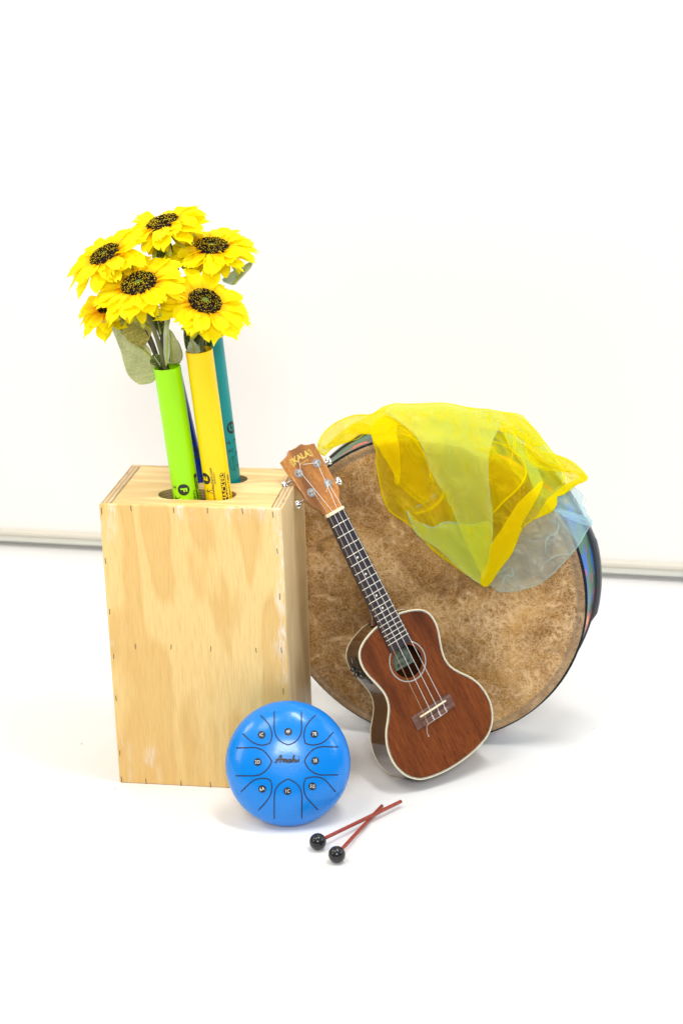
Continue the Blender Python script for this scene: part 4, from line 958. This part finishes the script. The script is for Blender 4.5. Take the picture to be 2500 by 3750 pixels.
# ------------------------------------------------------------------ tongue drum
TD_R, TD_H = .1015, .046
taz, tel = .035, math.radians(25)
TN = Vector((math.sin(taz)*math.cos(tel), -math.cos(taz)*math.cos(tel), math.sin(tel))); TUx = Vector((0, 0, 1)).cross(TN).normalized(); TV = TN.cross(TUx)
def th(r): return TD_H*max(0, 1-(r/TD_R)**2.7)**.55
prof = [(.0001, TD_H)]+[(TD_R*(k/28), th(TD_R*k/28)) for k in range(1, 26)]+[(TD_R*math.sin(a), .0) for a in ()]
rim = []
for k in range(0, 13): a = math.radians(62-k*10.3); rim.append((TD_R-.0+.0*a, 0))
full = [(TD_R*math.sin(PI/2*k/40), 0) for k in range(41)]
full = [(r, th(r)) for r, _ in full]
full[0] = (.0001, TD_H)
prof = full+[(r, -th(r)*.95) for r, _ in full[-2::-1]]
low = min(TV.z*(-r)+TN.z*h for r, h in prof); 
# put the centre on the line of sight of the photograph's drum centre, resting on the floor
TC = at_z(1054.5, 2795, -low+.0003)
TM = Matrix(((TUx.x, TV.x, TN.x, TC.x), (TUx.y, TV.y, TN.y, TC.y), (TUx.z, TV.z, TN.z, TC.z), (0, 0, 0, 1)))
td = empty('tongue_drum', TM, label='round bright blue steel tongue drum propped against the front of the box', cat='tongue drum')
build('drum_shell', lathe(prof, Matrix(), 160), M['tblue'], td, world=False, angle=0)
def on_td(u, v, lift=.0003):
    px, py = 780+u*.4719, 2500+v*.4719; h = TD_H
    for _ in range(8):
        l = TM.inverted() @ on_plane(px, py, TC+TN*h, TN); r = math.hypot(l.x, l.y); h = th(min(r, TD_R*.985))
    e = .001; dr = (th(min(r, TD_R*.97)+e)-th(min(r, TD_R*.97)-e))/(2*e); n = Vector((-dr*l.x/max(r, 1e-6), -dr*l.y/max(r, 1e-6), 1)).normalized()
    return Vector((l.x, l.y, h))+n*lift, n
def on_strip(pts, w, lift=.0003, closed=False, k=5):
    pp = smooth_path([Vector((a, b, 0)) for a, b in pts], k, closed) if k > 1 else [Vector((a, b, 0)) for a, b in pts]
    Q = [on_td(p.x, p.y, lift) for p in pp]; m = MB(); vs = []; n = len(Q)
    for i in range(n):
        a = Q[(i-1) % n][0] if closed or i else Q[0][0]; b = Q[(i+1) % n][0] if closed or i < n-1 else Q[-1][0]
        s = (b-a).normalized().cross(Q[i][1]).normalized()*w/2; vs += [Q[i][0]+s, Q[i][0]-s]
    q = n if closed else n-1
    return m.add(vs, [(2*i, 2*i+1, 2*((i+1) % n)+1, 2*((i+1) % n)) for i in range(q)])
def corner(*segs):
    m = MB()
    for s in segs: m.join(on_strip(s, .0018))
    return m
SL = [
    ([(475, 222), (475, 300), (475, 355), (490, 415), (530, 460), (583, 484)], [(583, 484), (640, 458), (678, 405), (686, 350), (686, 290), (685, 225)]),
    ([(367, 253), (400, 285), (435, 330), (455, 385), (455, 430), (443, 469)], [(443, 469), (395, 484), (345, 479), (300, 458), (262, 425), (230, 394)]),
    ([(796, 252), (755, 290), (718, 345), (706, 400), (708, 435), (715, 472)], [(715, 472), (775, 484), (835, 472), (875, 448), (905, 415), (933, 384)]),
    ([(182, 506), (250, 506), (330, 505), (390, 528), (430, 570), (457, 612)], [(457, 612), (430, 660), (385, 702), (335, 721), (250, 723), (176, 723)]),
    ([(973, 499), (900, 498), (845, 497), (785, 515), (735, 560), (709, 607)], [(709, 607), (735, 660), (785, 700), (840, 716), (900, 716), (969, 715)]),
    ([(219, 847), (260, 805), (310, 762), (355, 745), (405, 743), (446, 757)], [(446, 757), (457, 800), (452, 850), (435, 890), (400, 938), (353, 989)]),
    ([(475, 1055), (475, 960), (477, 870), (490, 820), (530, 775), (584, 747)], [(584, 747), (640, 778), (675, 820), (689, 880), (689, 960), (689, 1053)]),
    ([(949, 847), (910, 800), (870, 757), (825, 735), (775, 732), (718, 743)], [(718, 743), (704, 790), (706, 840), (722, 885), (760, 930), (814, 988)]),
]
LBL = ['4F', 'iC', '7B', '2D', '3E', '6A', '1C', '5G']
LP = [(583, 382), (378, 405), (785, 400), (347, 616), (792, 606), (382, 824), (577, 841), (770, 804)]
RT = [0, 0, 4, 0, 6, 14, 0, -8]
for sg_, lt, lp_, ro in zip(SL, LBL, LP, RT):
    tg = build('tongue_outline', corner(*sg_), M['slit'], td, world=False)
    c3, nn = on_td(*lp_, .0003)
    m = disc_mb((0, 0), 1, 26); pts_ = []
    m.v = [on_td(lp_[0]+p.x*29.5, lp_[1]+p.y*29.5, .0006)[0] for p in m.v]
    m.f = [f[::-1] for f in m.f]
    stk = build('note_sticker', m, M['sticker'], td, world=False)
    tx = refine(text_mb(lt, 38, .004, sx=.82, spacing=1.1), 14).xf(Matrix.Rotation(math.radians(ro), 4, 'Z'))
    tx.v = [on_td(lp_[0]+p.x, lp_[1]-p.y, .0011)[0] for p in tx.v]
    # small serifs
    build('note_name', tx, M['sticker_txt'], stk, world=False)
lw = .0024
strokes = [[(478, 612), (488, 620), (500, 606), (512, 585), (522, 568), (530, 566), (529, 585), (524, 606), (521, 624)], [(486, 600), (505, 596), (528, 597), (541, 590)],
           [(541, 594), (545, 600), (541, 620)], [(543, 606), (552, 594), (558, 600), (556, 620)], [(558, 606), (567, 594), (573, 600), (571, 616), (580, 616)],
           [(602, 597), (590, 594), (584, 606), (588, 617), (598, 612), (604, 596), (603, 614), (612, 614)], [(612, 614), (622, 590), (631, 566), (625, 568), (620, 592), (617, 618)], [(618, 604), (628, 594), (635, 600), (633, 614), (641, 613)],
           [(646, 594), (645, 606), (650, 614), (660, 606), (664, 594), (664, 606), (668, 612)], [(662, 574), (664, 576)]]
lg = MB()
for s in strokes: lg.join(on_strip(s, lw if len(s) > 2 else lw*.9, .0006, False, 4))
dd = disc_mb((0, 0), 1, 12); dd.v = [on_td(664+p.x*4.5, 574+p.y*4.5, .0007)[0] for p in dd.v]; dd.f = [f[::-1] for f in dd.f]; lg.join(dd)
build('script_logo', lg, M['sticker'], td, world=False)

# ------------------------------------------------------------------ mallets
def mallet(ballpx, ballr, endpx, endz, label):
    b = at_z(*ballpx, ballr); e = at_z(*endpx, endz); d = (e-b).normalized()
    root = empty('mallet', Matrix.Translation(Vector((b.x, b.y, 0))), label=label, cat='mallet', group='pair of rubber tipped mallets on the floor')
    build('mallet_ball', sphere(b, ballr, None, 40, 24), M['ball'], root)
    L = (e-b).length; r = .0030
    u, w, a = frame_of(d); Mx = Matrix(((u.x, w.x, a.x, b.x), (u.y, w.y, a.y, b.y), (u.z, w.z, a.z, b.z), (0, 0, 0, 1)))
    build('stick', lathe([(.0001, ballr*.6), (r, ballr*.6), (r, L-.0015), (r*.8, L-.0003), (.0001, L)], Mx, 24), M['dowel'], root)
mallet((1163.5, 3082), .0134, (1469, 2934), .0105, 'black-balled red mallet on the left, its stick lying over the other one')
mallet((1233, 3129), .0134, (1399, 2950), .0034, 'black-balled red mallet nearest the camera, its stick under the other one')

# ------------------------------------------------------------------ light
w = bpy.data.worlds.new('World'); scn.world = w; w.use_nodes = True; nt = w.node_tree; bg = nt.nodes['Background']
tc = nt.nodes.new('ShaderNodeTexCoord'); sp_ = nt.nodes.new('ShaderNodeSeparateXYZ'); nt.links.new(tc.outputs['Generated'], sp_.inputs[0])
rp_ = nt.nodes.new('ShaderNodeValToRGB'); nt.links.new(sp_.outputs[2], rp_.inputs[0]); e = rp_.color_ramp.elements
e[0].position = .0; e[0].color = (.10, .095, .09, 1); e[1].position = .62; e[1].color = (1, 1, 1, 1); q_ = e.new(.22); q_.color = (.20, .20, .20, 1)
nt.links.new(rp_.outputs[0], bg.inputs[0]); bg.inputs[1].default_value = .80
def area(name, loc, tgt, size, power, color, sy=None):
    l = bpy.data.lights.new(name, 'AREA'); l.energy = power; l.color = color; l.size = size
    if sy: l.shape = 'RECTANGLE'; l.size_y = sy
    o = bpy.data.objects.new(name, l); col.objects.link(o); o.location = loc
    o.rotation_euler = (Vector(tgt)-Vector(loc)).to_track_quat('-Z', 'Y').to_euler(); return o
area('ceiling_light_panel', (-.7, -.9, 2.9), (.3, .2, .2), .9, 34, (1, .985, .96), 1.1)
area('ceiling_light_panel', (.95, -.4, 3.0), (.6, .1, .2), .36, 52, (.98, .99, 1), 1.1)
area('ceiling_light_panel', (.4, -4.9, 3.2), (.4, .1, .25), 1.3, 170, (1, .99, .98), 1.0)
area('warm_window', (-2.6, .2, 2.9), (.2, .1, .4), .8, 42, (1, .88, .68), .9)
area('warm_window', (-3.0, -1.2, 1.5), (-.3, .9, .6), 1.2, 34, (1, .84, .60), 1.2)
area('cool_window', (3.3, .6, 1.9), (.4, .3, .3), 1.6, 46, (.76, .90, 1), 1.6)
area('cool_window', (2.9, -.9, 1.4), (.3, -.1, .15), .5, 12, (.88, .95, 1), .6)  # small source added for the tongue drum highlight, clear of the ukulele's reflection

scn.view_settings.view_transform = 'Standard'; scn.view_settings.look = 'None'; scn.view_settings.exposure = -.58; scn.view_settings.gamma = 1
scn.view_settings.use_curve_mapping = False
scn.render.engine = 'CYCLES'; scn.cycles.transparent_max_bounces = 40; scn.cycles.max_bounces = 8; scn.cycles.use_denoising = True
scn.cycles.sample_clamp_indirect = 6
